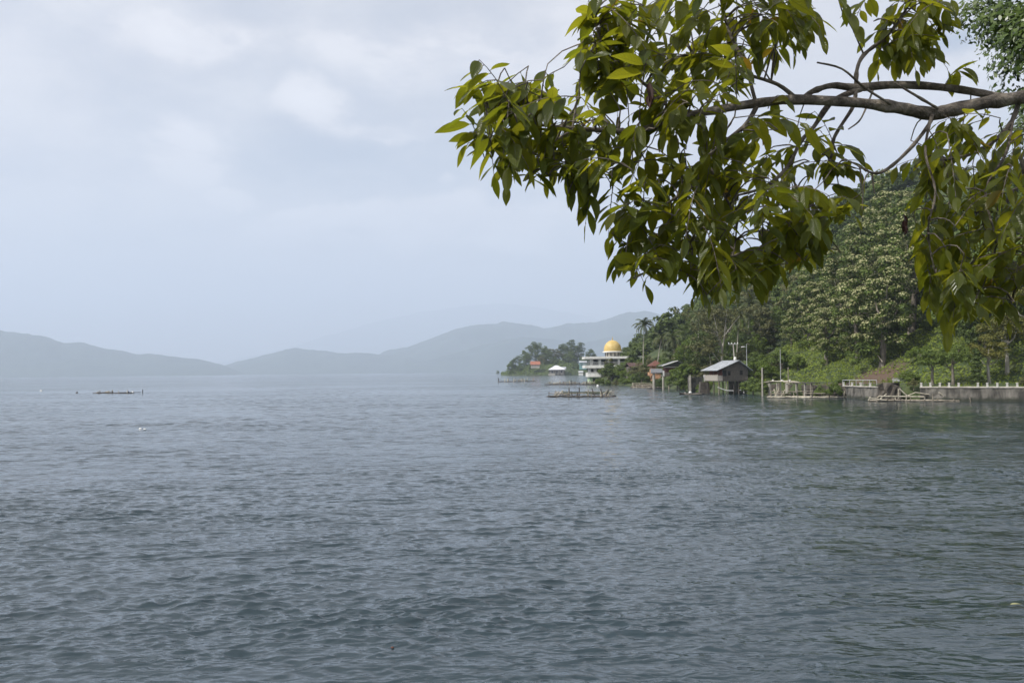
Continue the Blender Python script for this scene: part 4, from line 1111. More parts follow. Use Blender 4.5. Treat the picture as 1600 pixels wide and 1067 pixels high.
# canoe and floats
p = onwater(1078, 616.6); m = MB(); n = 9
vs = []
for i in range(n):
    q = i/(n-1)*2-1; w = .34*(1-q*q)**.6+.02; x = q*2.6; lift_ = .16*q*q
    vs += [(x, -w, .30+lift_), (x, -w*.6, -.08+lift_*.6), (x, w*.6, -.08+lift_*.6), (x, w, .30+lift_), (x, w*.8, .28+lift_), (x, w*.5, .05+lift_*.6), (x, -w*.5, .05+lift_*.6), (x, -w*.8, .28+lift_)]
m.add(vs, [(i*8+j, (i+1)*8+j, (i+1)*8+(j+1) % 8, i*8+(j+1) % 8) for i in range(n-1) for j in range(8)], True)
cn = tag(empty('dugout_canoe', (p.x+.4, p.y, 0.02), R(8)), 'dark dugout canoe floating in front of the grey concrete wall', 'canoe')
m.build('hull', 'wet_wood', cn); m = MB(); m.tube([(-1.8, -.9, .1), (1.8, -.9, .12)], .06, 6); m.tube([(-.9, -.95, .16), (-.9, .3, .34)], .035, 6); m.tube([(.9, -.95, .16), (.9, .3, .34)], .035, 6); m.build('outrigger', 'bamboo', cn)


def float_(px, py, r_, label, mat='white_plastic', name='float_buoy', sx=1.0, cat='buoy'):
    p = onwater(px, py); m = MB(); prof = [(r_*math.sin(i/10*math.pi)*(1+.06*math.sin(i*1.7)), -r_*.8*math.cos(i/10*math.pi)) for i in range(11)]
    m.lathe(prof, 12, (0, 0, r_*.45)); m.tube([(0, 0, r_*1.2), (0, 0, r_*1.42)], r_*.18, 6)
    o = tag(m.build(name, mat, None, (p.x, p.y, 0)), label, cat); o.scale = (sx, 1, 1); return o


float_(1078.5, 614.4, .34, 'round white float beside the canoe'); float_(1070.5, 615.2, .25, 'smaller greyish float at the left tip of the canoe', 'pale_concrete')
float_(934, 603.8, .42, 'white float between the nearest raft and the mosque'); float_(120, 614.2, .32, 'dark float left of the lone far raft', 'wet_wood'); float_(64, 611, .28, 'pale float far out at the left', sx=1.6)
float_(226, 671, .075, 'white scrap floating on the open water below the far raft', sx=1.8, name='floating_scrap', cat='litter'); float_(219, 670.5, .10, 'tiny pale scrap beside the larger floating scrap', sx=1.5, name='floating_scrap', cat='litter')
float_(1336, 620.5, .16, 'white scrap at the foot of the pale lake wall', name='floating_scrap', cat='litter')
float_(613, 1012, .020, 'small brown fruit husk drifting in the foreground water', 'rust_roof', 'fruit_husk', 1.5, 'husk')
p = onwater(1587, 948); vs = []; m = MB()
for i in range(7):
    q = i/6; w = .055*math.sin(math.pi*q)**.7+.003; vs += [(q*.22-.11, -w, .035+.02*math.sin(q*3)), (q*.22-.11, 0, .025+.02*math.sin(q*3)), (q*.22-.11, w, .035+.02*math.sin(q*3))]
m.add(vs, [(i*3+j, (i+1)*3+j, (i+1)*3+j+1, i*3+j+1) for i in range(6) for j in range(2)])
tag(m.build('floating_leaf', 'blossom_cream', None, (p.x, p.y, 0.02)), 'pale yellow leaf floating on the rippled water at the right', 'leaf')
# the fallen pale stick on the slope and a white scrap on the scrub
q = at(1374, 557, 178); m = MB(); m.tube([(0, 0, 0), (.35, -.1, -.6), (.75, -.2, -1.25)], [.05, .09, .11], 6); tag(m.build('dead_stick', 'pale_bamboo', None, (q.x-.3, 178, q.z+.3)), 'pale dead stick lying on the green scrub slope', 'stick')


# ---- people by the stilt house and on the quay: each one continuous skinned body
def person(label, loc, rz, joints, radii, edges, cloth, skin_parts):
    root = tag(empty('person', loc, rz), label, 'person')
    me = bpy.data.meshes.new('person_body'); me.from_pydata(joints, edges, []); me.update()
    o = link('body', me, root); me.materials.append(MAT[cloth])
    md = o.modifiers.new('Skin', 'SKIN'); sk = me.skin_vertices[0].data if me.skin_vertices else None
    if sk is None:
        bm_ = __import__('bmesh').new(); bm_.from_mesh(me); bm_.verts.layers.skin.verify(); bm_.to_mesh(me); bm_.free(); sk = me.skin_vertices[0].data
    for i, r_ in enumerate(radii): sk[i].radius = (r_, r_)
    sk[0].use_root = True
    o.modifiers.new('Sub', 'SUBSURF').levels = 1; o.modifiers['Sub'].render_levels = 1
    return root


surf('skin', (0.20, 0.11, 0.07), (0.26, 0.15, 0.10), 3, 0.6); surf('hair', (0.01, 0.01, 0.01), (0.02, 0.018, 0.016), 3, 0.6)
surf('white_cloth', (0.62, 0.62, 0.60), (0.75, 0.75, 0.73), 3, 0.8); surf('dark_cloth', (0.03, 0.03, 0.035), (0.05, 0.05, 0.06), 3, 0.8)


def standing(label, loc, rz, shirt, sit=False):
    h = .0 if not sit else -.42
    J = [(0, 0, .92+h), (0, 0, 1.18+h), (0, 0, 1.40+h), (0, 0, 1.50+h), (-.19, 0, 1.40+h), (-.25, .02, 1.12+h), (-.22, .14, .90+h), (.19, 0, 1.40+h), (.25, .02, 1.12+h), (.22, .14, .90+h)]
    Rd = [.15, .14, .15, .06, .07, .05, .038, .07, .05, .038]
    E = [(0, 1), (1, 2), (2, 3), (2, 4), (4, 5), (5, 6), (2, 7), (7, 8), (8, 9)]
    if sit: lg = [(-.1, -.02, .88+h), (-.12, .40, .90+h), (-.12, .42, .46+h), (.1, -.02, .88+h), (.12, .40, .90+h), (.12, .42, .46+h)]
    else: lg = [(-.1, 0, .85), (-.11, .02, .48), (-.11, -.02, .06), (.1, 0, .85), (.11, .04, .48), (.11, .0, .06)]
    J += lg; Rd += [.09, .065, .045]*2; E += [(0, 10), (10, 11), (11, 12), (0, 13), (13, 14), (14, 15)]
    root = person(label, loc, rz, J, Rd, E, shirt, None)
    MB().lathe([(0, -.12), (.06, -.10), (.078, -.03), (.085, .04), (.075, .10), (.04, .135), (0, .14)], 12, (0, .01, 1.64+h)).build('head', 'skin', root)
    MB().lathe([(.09, .02), (.092, .06), (.082, .11), (.045, .15), (0, .155)], 12, (0, -.01, 1.645+h)).build('hair', 'hair', root)
    return root


q = at(1101, 590, 206); g = float(hz(q.x, 206)); standing('person in a white shirt standing on the bank left of the stilt house porch', (q.x, 206, max(g, q.z-.9)), R(200), 'white_cloth')
tag(MB().prism([(-1.1, -2.5), (1.0, -2.5), (.8, .0), (-.9, .0)], -.8, 1.2).build('bank_ledge', 'rubble', None, (q.x, 206.2, max(g, q.z-.9))), 'grey concrete ledge on the bank beside the stilt house porch', 'ledge')
q = at(1196.5, 596, 186); standing('person in dark blue sitting on the quay by the tall pale pole', (q.x, 186, float(hz(q.x, 186))), R(190), 'blue_cloth', True)
q = at(1201.5, 596, 186.5); standing('person in black standing behind the pier decking', (q.x, 186.5, float(hz(q.x, 186.5))-.5), R(170), 'dark_cloth')
# ------------------------------------------------------------------ the tree that hangs over the view
surf('branch_bark', (0.055, 0.044, 0.035), (0.24, 0.205, 0.165), 9.0, 0.9, 0.9, (1, 1, 1), detail=10, lo=.36, hi=.68)


def near_leaf_mat():
    m, t, p, o = newmat('near_leaf')
    g = t.nodes.new('ShaderNodeNewGeometry'); uv = t.nodes.new('ShaderNodeUVMap'); uv.uv_map = 'UVMap'
    sp = t.nodes.new('ShaderNodeSeparateXYZ'); t.links.new(uv.outputs[0], sp.inputs[0])
    au = mathn(t, 'ABSOLUTE', mathn(t, 'SUBTRACT', sp.outputs[0], 0.5))
    ph = mathn(t, 'SUBTRACT', mathn(t, 'MULTIPLY', sp.outputs[1], 10.0), mathn(t, 'MULTIPLY', au, 4.2))
    wv = mathn(t, 'SINE', mathn(t, 'MULTIPLY', ph, 6.2832))
    vein = smooth(t, wv, 0.55, 1.0); mid = smooth(t, au, 0.045, 0.0)
    vv = mathn(t, 'MAXIMUM', mathn(t, 'MULTIPLY', vein, 0.45), mid)
    r = g.outputs['Random Per Island']
    top = mixc(t, r, (0.028, 0.046, 0.006), (0.078, 0.090, 0.012))
    under = mixc(t, r, (0.055, 0.078, 0.016), (0.095, 0.105, 0.020))
    col = mixc(t, g.outputs['Backfacing'], top, under)
    col = mixc(t, mathn(t, 'MULTIPLY', vv, 0.45), col, (0.15, 0.17, 0.06))
    t.links.new(col, p.inputs['Base Color'])
    tco = t.nodes.new('ShaderNodeTexCoord'); sn = noise(t, tco.outputs['Object'], 70.0, 3, 0.6)
    col = mixc(t, smooth(t, sn, 0.66, 0.72, 0.0, 0.6), col, (0.07, 0.055, 0.02))            # specks and blemishes
    t.links.new(col, p.inputs['Base Color'])
    p.inputs['Roughness'].default_value = 0.27; p.inputs['Specular IOR Level'].default_value = 0.38
    b = t.nodes.new('ShaderNodeBump'); b.inputs['Strength'].default_value = 0.55; b.inputs['Distance'].default_value = 0.0025
    t.links.new(mathn(t, 'ADD', mathn(t, 'MULTIPLY', wv, 0.5), mathn(t, 'MULTIPLY', mid, -1.5)), b.inputs['Height']); t.links.new(b.outputs[0], p.inputs['Normal'])
    tr = t.nodes.new('ShaderNodeBsdfTranslucent')
    old = smooth(t, r, 0.983, 0.992)
    tcol = mixc(t, old, mixc(t, mathn(t, 'FRACT', mathn(t, 'MULTIPLY', r, 7.31)), (0.26, 0.30, 0.015), (0.50, 0.48, 0.026)), (0.34, 0.20, 0.02))
    t.links.new(mixc(t, mathn(t, 'MULTIPLY', vv, 0.5), tcol, (0.08, 0.10, 0.01)), tr.inputs['Color'])
    mx = t.nodes.new('ShaderNodeMixShader'); mx.inputs[0].default_value = 0.45
    t.links.new(p.outputs[0], mx.inputs[1]); t.links.new(tr.outputs[0], mx.inputs[2]); t.links.new(mx.outputs[0], o.inputs[0])


near_leaf_mat()
foliage('withered', (0.020, 0.009, 0.008), (0.050, 0.018, 0.013), 0.1)


def dep(px): return 3.85-0.0008*(1600-px)


class Leaves:
    """leaflets gathered into one foliage mesh"""
    def __init__(s): s.V = []; s.F = []; s.U = []; s.n = 0

    def leaflet(s, p, d, nrm, ln, w, rg_, bend=0.9, fold=0.35, ns=7):
        d = d.normalized(); nrm = (nrm-d*nrm.dot(d))
        nrm = nrm.normalized() if nrm.length > 1e-4 else d.orthogonal().normalized()
        q = p.copy(); st = ln/ns; sd_ = d.cross(nrm).normalized(); tw = rg_.uniform(-.12, .12)
        for i in range(ns+1):
            v = i/ns
            hw = w*0.5*(math.sin(math.pi*min(1, max(0.0, v))**0.86)**0.80)*(1.06-0.22*v) if 0 < v < 1 else 0.0006
            if v > .8: hw *= 1-(v-.8)*1.6
            up = nrm*(hw*fold)
            s.V += [q-sd_*hw+up, q, q+sd_*hw+up]; s.U += [(0, v), (.5, v), (1, v)]
            if i < ns:
                b = s.n+i*3; s.F += [(b, b+1, b+4, b+3), (b+1, b+2, b+5, b+4)]
            q = q+d*st
            nd_ = (d+Vector((0, 0, -1))*bend*st*4.2*(0.25+v)).normalized()          # the blade sags to its tip
            nrm = (nrm-nd_*nrm.dot(nd_)).normalized(); d = nd_; sd_ = d.cross(nrm).normalized()
            sd_ = (sd_+nrm*tw).normalized(); nrm = sd_.cross(d).normalized()
        s.n += 3*(ns+1)

    def spray(s, base, tip, n, rg_, stems, ln=.093, w=.038, sag=.03, hang=.66):
        """a compound leaf: a thin stalk from base to tip with paired leaflets and one at the end"""
        ax = tip-base; L_ = ax.length; pts = []
        for i in range(6):
            q = i/5; pts.append(base+ax*q+Vector((0, 0, sag*math.sin(math.pi*q)*.6-sag*q*q)))
        stems.tube(pts, [.0019, .0018, .0016, .0014, .0012, .0009], 5, False)
        upv = Vector((0, 0, 1)); side = ax.cross(upv)
        side = side.normalized() if side.length > 1e-3 else Vector((1, 0, 0))
        a0 = rg_.uniform(-.5, .5); side = (side*math.cos(a0)+side.cross(ax.normalized())*math.sin(a0)).normalized()
        for k in range(n):
            last = k == n-1; q = 1.0 if last else .16+.80*(k//2*2+ (k % 2)*.5)/max(1, n-1)
            i = min(4, int(q*5)); b = pts[i].lerp(pts[i+1], q*5-i); t_ = (pts[i+1]-pts[i]).normalized()
            sg = -1 if k % 2 else 1
            hg = hang*rg_.uniform(.2, 1.7)
            d = t_*rg_.uniform(.35, .7)+(Vector((0, 0, 0)) if last else side*sg*rg_.uniform(.55, .95))+Vector((0, 0, -hg))+Vector((rg_.uniform(-.15, .15), rg_.uniform(-.25, .25), 0))
            nr = upv*rg_.uniform(.6, 1.1)+side*sg*.35*(0 if last else 1)+Vector((rg_.uniform(-.45, .45), rg_.uniform(-.45, .45), 0))
            sc = rg_.choice([rg_.uniform(.55, .8), rg_.uniform(.8, 1.2), rg_.uniform(.85, 1.1)])*(.8+.35*math.sin(math.pi*min(1, q)))
            pet = b+d.normalized()*.007; stems.tube([b, pet], [.0013, .0013], 4, False)
            s.leaflet(pet, d, nr, ln*sc, w*sc*rg_.uniform(.85, 1.15), rg_, bend=rg_.uniform(.4, 1.3), fold=rg_.uniform(.15, .5))


def over_tree():
    rg_ = random.Random(21)
    tp = Vector((3.45, 4.2, 0)); root = tag(empty('overhanging_tree', (tp.x, tp.y, 3.2)), 'big leafy tree whose long branch with glossy pinnate leaves hangs over the view', 'tree')
    O = Vector((tp.x, tp.y, 3.2))
    m = MB(); m.tube([Vector((0, 0, -.6)), Vector((0, 0, 0)), Vector((-.05, .05, 1.5)), Vector((-.1, .0, 3.2)), Vector((.1, .1, 5.2)), Vector((.0, .2, 8))], [.34, .25, .2, .18, .13, .05], 12, wob=.04, rng=rg_)
    m.build('trunk', 'branch_bark', root)
    limbs = {}

    def limb(key, pts, off=0.0, extra=()):
        """pts: (px, py, radius in px[, extra depth])"""
        W_ = []; Rr = []
        for v in extra: W_.append(v[0]); Rr.append(v[1])
        for q in pts:
            Y = dep(q[0])+off+(q[3] if len(q) > 3 else 0); W_.append(at(q[0], q[1], Y)); Rr.append(q[2]*(.90 if key == 'A' else .68)*Y/FPX)
        # smooth
        P2 = []; R2 = []
        for i in range(len(W_)-1):
            a, b, c, d = W_[max(0, i-1)], W_[i], W_[i+1], W_[min(len(W_)-1, i+2)]
            for j in range(4):
                t_ = j/4; P2.append(0.5*((2*b)+(c-a)*t_+(2*a-5*b+4*c-d)*t_*t_+(3*b-a-3*c+d)*t_**3)); R2.append(Rr[i]*(1-t_)+Rr[i+1]*t_)
        P2.append(W_[-1]); R2.append(Rr[-1])
        mb = MB(); mb.tube([v-O for v in P2], [r*rg_.uniform(.92, 1.08)*(1.22 if rg_.random() < .12 else 1) for r in R2], 10, wob=.05, rng=rg_)
        limbs[key] = (mb, P2)
    att = O+Vector((-.1, 0, 3.0))
    limb('A', [(1640, 150, 12), (1600, 152, 11.5), (1545, 160, 11), (1490, 171, 11.5), (1455, 178, 12), (1400, 168, 10), (1330, 160, 9), (1240, 156, 8.5), (1180, 162, 8), (1120, 172, 7), (1060, 184, 6.5), (1000, 204, 5.5), (930, 203, 4), (860, 197, 3), (800, 190, 2.2), (765, 178, 1.6)], 0, [(att, .05), (att.lerp(at(1640, 150, 3.85), .6), .034)])
    limb('B', [(1565, 152, 9, .02), (1500, 140, 9, .1), (1440, 134, 9, .14), (1390, 133, 9.5, .16), (1338, 137, 9, .16), (1300, 134, 7, .18), (1270, 143, 6, .2), (1248, 154, 5, .2), (1215, 132, 4.5, .2), (1172, 118, 4, .2), (1130, 103, 3, .2), (1085, 88, 2, .2)])
    limb('B2', [(1345, 139, 7, .16), (1310, 153, 6.5, .15), (1292, 168, 6, .14), (1272, 198, 5, .12), (1251, 222, 4.5, .1), (1230, 262, 4, .08), (1195, 292, 3.5, .05), (1150, 306, 2.5, .03)])
    limb('B3', [(1338, 138, 5, .16), (1339, 110, 4.5, .17), (1350, 86, 4.5, .18), (1380, 62, 4, .2), (1400, 40, 3.5, .2), (1416, 14, 3, .2), (1428, -22, 2, .2)])
    limb('B4', [(1337, 140, 5, .16), (1334, 165, 4.5, .1), (1312, 200, 4, .08), (1302, 220, 4, .06), (1300, 243, 3, .05), (1284, 270, 2, .05)])
    limb('C', [(1392, 163, 3, -.03), (1352, 138, 3, -.05), (1316, 108, 2.4, -.06), (1277, 98, 2.2, -.06)])
    limb('D', [(1364, 142, 2.2, .1), (1352, 172, 2.2, .05), (1342, 190, 2, .03), (1326, 202, 1.6, .02)])
    limb('E', [(1466, 170, 3.4, -.04), (1432, 150, 3, -.03), (1398, 130, 1.8, -.02)])
    limb('F', [(1456, 180, 5, -.02), (1452, 194, 4.5, -.05), (1428, 226, 4.2, -.08), (1400, 254, 3.8, -.08), (1378, 269, 3.4, -.08), (1362, 270, 3, -.08), (1348, 263, 1.8, -.08), (1322, 249, 1, -.08)])
    limb('F2', [(1363, 270, 2.6, -.08), (1364, 285, 2, -.08), (1367, 303, 1.3, -.08)])
    limb('G', [(1592, 158, 5, .03), (1582, 188, 5, 0), (1560, 215, 5, -.03), (1522, 240, 4, -.05), (1470, 250, 2.4, -.06)])
    limb('H', [(1640, 235, 5, .1), (1600, 280, 4, .1), (1560, 327, 3.4, .08), (1512, 331, 2.4, .05)], 0, [(O+Vector((-.06, 0, 2.4)), .04)])
    limb('H2', [(1650, 320, 4, .1), (1602, 340, 3.6, .1), (1562, 379, 3, .08), (1518, 411, 2.2, .05), (1490, 450, 1.5, .03)], 0, [(O+Vector((-.05, 0, 2.0)), .035)])
    limb('I', [(1184, 164, 5, 0), (1162, 198, 4.6, -.04), (1116, 234, 4.4, -.08), (1104, 258, 4.2, -.1), (1080, 290, 3.4, -.1), (1055, 310, 3, -.1), (1028, 326, 2, -.1), (1000, 352, 1.4, -.1)])
    limb('J', [(1181, 160, 5, 0), (1174, 134, 4.6, .03), (1168, 108, 4.2, .05), (1153, 78, 4, .06), (1139, 48, 3.6, .06), (1128, 8, 3, .06), (1118, -40, 2, .06)])
    limb('K', [(1056, 183, 4.4, 0), (1030, 152, 4, .04), (985, 113, 4, .06), (950, 87, 3.4, .08), (934, 50, 2.2, .08), (925, 22, 1.3, .08)])
    limb('L', [(900, 200, 2.4, 0), (860, 225, 2.2, -.05), (840, 250, 1.8, -.06), (858, 275, 1.3, -.06)])
    limb('N', [(1010, 200, 2.6, 0), (985, 240, 2.4, -.06), (960, 262, 1.8, -.08), (910, 275, 1.4, -.1)])
    limb('M', [(1106, 254, 3, -.1), (1128, 298, 2.8, -.12), (1150, 345, 2.2, -.14), (1146, 400, 1.3, -.14)])
    limb('M2', [(1231, 260, 3, .08), (1250, 308, 2.4, .06), (1262, 350, 1.8, .04), (1240, 395, 1.2, .02)])
    limb('M3', [(1080, 290, 2.6, -.1), (1066, 340, 2.2, -.14), (1082, 390, 1.6, -.16), (1075, 430, 1, -.18)])
    limb('M4', [(1196, 292, 3, .05), (1204, 340, 2.4, .08), (1190, 390, 1.6, .1), (1200, 425, 1, .1)])
    limb('S', [(1453, 192, 3.4, -.05), (1446, 240, 3, -.1), (1462, 300, 2.6, -.14), (1450, 360, 2, -.14), (1462, 430, 1.3, -.12)])
    limb('S2', [(1583, 186, 3.4, 0), (1572, 240, 3, -.08), (1540, 300, 2.6, -.12), (1556, 380, 2, -.12), (1535, 450, 1.2, -.12)])
    limb('S3', [(1600, 282, 3, .1), (1612, 350, 2.6, .06), (1590, 420, 2, .04), (1580, 480, 1.2, .02)])
    limb('V', [], 0, [(O+Vector((.1, .1, 5.0)), .07), (O+Vector((-1.0, -.3, 5.3)), .055), (Vector((1.0, 3.5, 8.5)), .045), (Vector((0.0, 3.0, 8.4)), .03), (Vector((-1.0, 2.7, 8.3)), .015)])  # unseen limb added overhead to carry the shading sprays
    limb('U', [(1500, -110, 5, .2), (1440, -140, 5, .25), (1350, -150, 5, .2), (1220, -140, 4, .1), (1050, -110, 3, 0)], 0, [(O+Vector((0, .1, 4.6)), .06), (at(1640, -90, 4.0), .045)])  # unseen limb above the frame, its leaves added for shade
    fol = {k: Leaves() for k in limbs}; stems = {k: v[0] for k, v in limbs.items()}
    bare = ('C', 'D', 'E', 'F2')

    def nearest(p):
        best = None
        for k, (o, P2) in limbs.items():
            if k in bare: continue
            for q in P2[3:]:
                dd = (q-p).length
                if best is None or dd < best[0]: best = (dd, k, q)
        return best

    def add(base, tip, n, **kw):
        dd, k, q = nearest(base)
        if dd > .03:                                             # a twig carries the stalk back to its branch
            mid = q.lerp(base, .5)+Vector((rg_.uniform(-.12, .12)*dd, rg_.uniform(-.12, .12)*dd, .16*dd)); mq = q.lerp(mid, .5)+Vector((0, 0, .05*dd)); mb_ = mid.lerp(base, .5)+Vector((0, 0, .06*dd))
            stems[k].tube([q-O, mq-O, mid-O, mb_-O, base-O], [.0036, .0030, .0026, .0022, .0019], 6, False)
        fol[k].spray(base-O, tip-O, n, rg_, stems[k], **kw)

    def hand(b, t_, n, dy=0.0, tdy=0.0, **kw):
        if t_[0] < 760: t_ = (t_[0]+52, t_[1]+6)
        if t_[1] > 240: b = (b[0], b[1]-30); t_ = (t_[0], t_[1]-42)
        add(at(b[0], b[1], dep(b[0])+dy), at(t_[0], t_[1], dep(b[0])+dy+tdy), n, **kw)
    for a in [((805, 190), (738, 122), 11, 0, .05), ((838, 196), (716, 197), 9, -.05, .05), ((790, 200), (748, 232), 7, -.1, 0), ((880, 178), (830, 125), 10, 0, .1), ((850, 185), (805, 140), 9, .1, 0), ((835, 200), (795, 285), 9, -.1, -.05),
              ((870, 290), (905, 320), 7, -.08, 0), ((905, 275), (897, 325), 8, -.1, 0), ((1000, 352), (957, 398), 9, -.1, 0), ((1010, 350), (985, 425), 8, -.12, 0), ((985, 285), (960, 300), 5, -.1, 0), ((1090, 390), (1098, 448), 8, -.1, 0), ((1050, 370), (1020, 430), 8, -.05, 0), ((1130, 400), (1130, 450), 7, 0, 0),
              ((1190, 380), (1202, 432), 7, .05, 0), ((1280, 280), (1340, 238), 7, .05, 0), ((1284, 272), (1342, 262), 7, .05, 0), ((1280, 300), (1342, 300), 8, .1, 0), ((1290, 320), (1342, 340), 7, .05, 0), ((1265, 350), (1288, 385), 7, .05, 0), ((1235, 355), (1255, 400), 7, 0, 0),
              ((900, 190), (905, 222), 8, -.15, 0), ((950, 192), (945, 228), 9, -.15, 0), ((1000, 190), (985, 232), 8, -.2, 0), ((1045, 178), (1062, 222), 8, -.15, 0), ((870, 190), (850, 230), 8, -.12, 0), ((1090, 170), (1100, 215), 7, -.15, 0), ((1130, 165), (1120, 225), 8, -.2, 0), ((1075, 160), (1040, 190), 8, -.25, 0), ((940, 285), (905, 335), 9, -.1, 0), ((930, 290), (915, 375), 9, -.12, 0), ((1075, 430), (1098, 485), 8, -.1, 0), ((1110, 440), (1104, 490), 7, -.05, 0), ((985, 410), (962, 445), 8, -.1, 0), ((1210, 420), (1195, 470), 7, 0, 0), ((1150, 440), (1150, 470), 6, 0, 0), ((1255, 400), (1275, 420), 6, .05, 0), ((1480, 480), (1482, 545), 8, 0, 0), ((1455, 455), (1452, 505), 7, 0, 0), ((1560, 490), (1575, 530), 6, 0, 0), ((1302, -15), (1345, 42), 8, .1, 0), ((1472, 142), (1508, 92), 8, .1, 0), ((1430, 0), (1490, 12), 7, .1, 0), ((1425, 20), (1470, 45), 8, .15, 0), ((1395, 45), (1440, 85), 8, .15, .05), ((1410, 30), (1455, 75), 8, .1, 0), ((1385, 60), (1370, 95), 6, .2, 0), ((1400, 40), (1380, 30), 7, .2, 0), ((1420, 8), (1385, 5), 7, .2, 0), ((1425, 60), (1480, 95), 6, .1, 0), ((1390, 60), (1405, 95), 8, .18, 0), ((1405, 30), (1430, 95), 9, .1, 0),
              ((934, 50), (918, 10), 8, .08, 0), ((940, 62), (905, 58), 8, .05, 0), ((955, 90), (905, 118), 8, .05, 0), ((930, 35), (965, 5), 7, .1, 0), ((1235, 20), (1255, 60), 8, .1, 0), ((1215, 10), (1240, 70), 8, .05, 0), ((1180, 40), (1185, 85), 7, .05, 0), ((1200, 170), (1225, 140), 4, 0, 0), ((1230, -10), (1275, 25), 7, .1, 0), ((1243, 20), (1280, 40), 6, .1, 0)]:
        hand(*a)

    def inside(x, y, poly):
        c = False; n = len(poly)
        for i in range(n):
            x1, y1 = poly[i]; x2, y2 = poly[(i+1) % n]
            if (y1 > y) != (y2 > y) and x < (x2-x1)*(y-y1)/(y2-y1)+x1: c = not c
        return c
    REG = [([(722, 180), (732, 135), (770, 105), (830, 90), (880, 100), (905, 150), (960, 195), (1000, 205), (1000, 285), (940, 315), (870, 305), (800, 320), (750, 305), (724, 250)], 42, .30, (-.6, .0)),
           ([(905, 60), (930, 10), (1000, -30), (1190, -40), (1195, 80), (1180, 165), (1050, 205), (960, 215), (905, 185), (895, 110)], 62, .32, (-.5, -.2)),
           ([(950, 270), (990, 222), (1060, 190), (1180, 172), (1250, 190), (1300, 245), (1350, 245), (1355, 330), (1310, 415), (1240, 440), (1195, 468), (1150, 462), (1105, 490), (1060, 465), (985, 455), (948, 400)], 90, .32, (-.35, -.35)),
           ([(1150, -30), (1290, -30), (1290, 30), (1265, 85), (1190, 95), (1165, 80)], 11, .28, (.1, -.5)),
           ([(1360, -20), (1500, -30), (1500, 30), (1445, 110), (1400, 110), (1362, 70)], 11, .28, (.1, -.4)),
           ([(1412, 215), (1450, 178), (1600, 175), (1680, 200), (1680, 540), (1590, 520), (1520, 505), (1475, 525), (1440, 470), (1425, 380), (1408, 300)], 82, .32, (-.4, -.4)),
           ([(1000, -60), (1100, -190), (1400, -230), (1700, -200), (1720, -60), (1500, -60), (1300, -60)], 16, .36, (-.3, -.3))]  # last region: unseen leaves added above the frame for shade
    for poly, cnt, L_, (ax, az) in REG:
        xs = [p[0] for p in poly]; ys = [p[1] for p in poly]; got = 0; tries = 0; pts = []
        md = 0.75*math.sqrt((max(xs)-min(xs))*(max(ys)-min(ys))*.7/cnt)
        while got < cnt and tries < 9000:
            tries += 1; x, y_ = rg_.uniform(min(xs), max(xs)), rg_.uniform(min(ys), max(ys))
            if not inside(x, y_, poly): continue
            if tries < 5000 and any(math.hypot(x-a, y_-b) < md for a, b in pts): continue
            Y = dep(x)+rg_.uniform(-.38, .40); L2 = L_*rg_.uniform(.65, 1.05)*.85
            d = Vector((ax+rg_.uniform(-.75, .75), rg_.uniform(-.5, .5), az+rg_.uniform(-.45, .6))).normalized()
            b = at(x, y_, Y); t_ = b+d*L2
            tx, ty = x+d.x*L2*FPX/Y, y_-d.z*L2*FPX/Y
            if not inside(tx, ty+rg_.choice([28, 40, 52, 60]), poly) or nearest(b)[0] > .20: continue
            pts.append((x, y_)); got += 1
            add(b, t_, rg_.choice([7, 8, 9, 9, 10]))
    for i in range(24):                                          # unseen sprays added above the frame to shade the branch
        b = Vector((rg_.uniform(-1.0, .9), rg_.uniform(2.3, 3.9), rg_.uniform(7.9, 8.7))); add(b, b+Vector((rg_.uniform(-1, 1), rg_.uniform(-1, 1), rg_.uniform(-.4, .3))).normalized()*.3, 9)
    for k in limbs:
        o = limbs[k][0].build('branch', 'branch_bark', root); L0 = fol[k]
        if L0.n: link('foliage', npmesh('foliage', np.array([tuple(v) for v in L0.V]), np.array(L0.F), 'near_leaf', True, np.array(L0.U)), o)
    for px, py, ln, w in ((1015, 128, .075, .020), (1412, 335, .055, .022)):
        lv = Leaves(); b = at(px, py, dep(px)-.3)-O
        for k in range(3): lv.leaflet(b+Vector((0, 0, -.02*k)), Vector((rg_.uniform(-.15, .15), rg_.uniform(-.2, .2), -1)), Vector((rg_.uniform(-1, 1), -1, rg_.uniform(-.2, .4))), ln*(1-.2*k), w, rg_, .2, .9)
        o = link('withered_leaf', npmesh('withered_leaf', np.array([tuple(v) for v in lv.V]), np.array(lv.F), 'withered', True), root); o['label'] = 'dark red withered leaf hanging among the green ones'


over_tree()


# the glossy-leaved tree behind it, on the bank at the right
def glossy_tree():
    root = tag(empty('glossy_tree', (17.7, 22.5, 2.6)), 'tall tree with dense small glossy leaves at the upper right edge', 'tree')
    MB().tube([Vector((0, 0, -.8)), Vector((0, 0, 0)), Vector((.2, 0, 4)), Vector((0, .2, 8)), Vector((-.3, 0, 13))], [.5, .38, .3, .24, .08], 10).build('trunk', 'bark_grey', root)
    p, nn, c, r, u, k, rs = crown_pts(5, 12.6, 15, 5.2, 190, 620, shape='full', rc=(.055, .10))
    lm = MB()
    for i in range(0, 170, 3):
        a = Vector((0, rg.uniform(-.2, .2), rg.uniform(5, 12))); e = Vector(c[i]); lm.tube([a, (a+e)*.5+Vector((0, 0, .3)), e], [.09, .05, .02], 5)
    lm.build('limbs', 'bark_grey', root)
    V, F = leafquads(p, nn+np.array([-.35, -.25, 0]), .17, rs, .48, -.1); link('crown', npmesh('glossy_crown', V, F, 'leaf_glossy'), root)


glossy_tree()
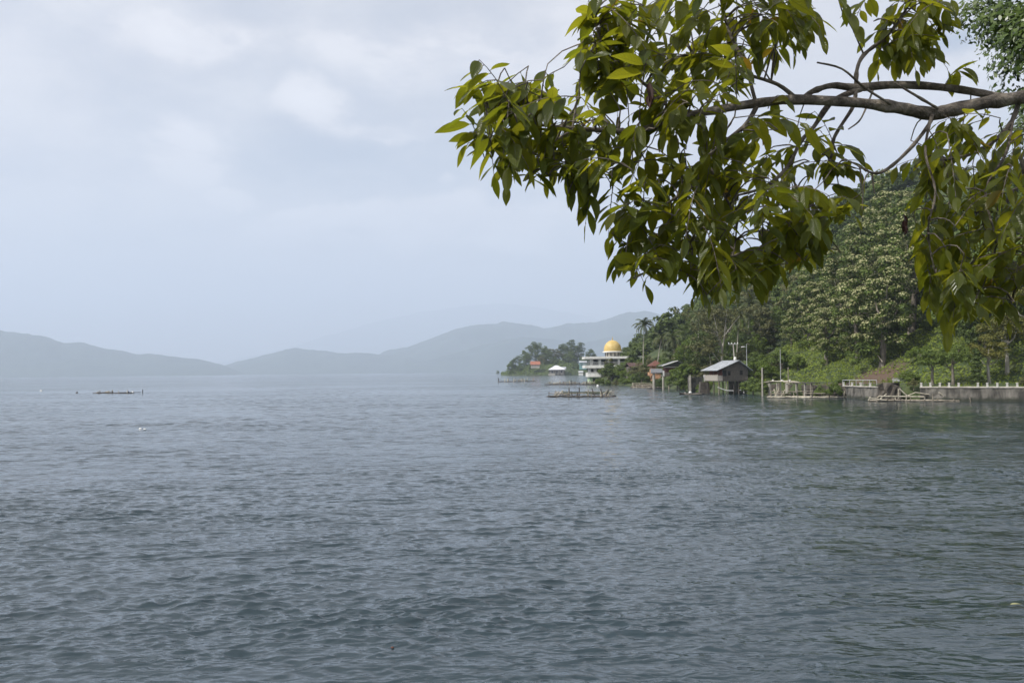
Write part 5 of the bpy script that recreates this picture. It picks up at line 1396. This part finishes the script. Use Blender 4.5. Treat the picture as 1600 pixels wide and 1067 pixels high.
# ------------------------------------------------------------------ haze
hm = bpy.data.materials.new('haze'); hm.use_nodes = True; t = hm.node_tree; t.nodes.clear()
o = t.nodes.new('ShaderNodeOutputMaterial'); pv = t.nodes.new('ShaderNodeVolumePrincipled')
pv.inputs['Color'].default_value = (0.715, 0.815, 0.965, 1); pv.inputs['Density'].default_value = 1.25e-4
pv.inputs['Anisotropy'].default_value = 0.1
t.links.new(pv.outputs[0], o.inputs['Volume']); MAT['haze'] = hm
tag(MB().box(-33000, 33000, -32500, 33000, -9, 2500).build('haze', 'haze'), kind='stuff')
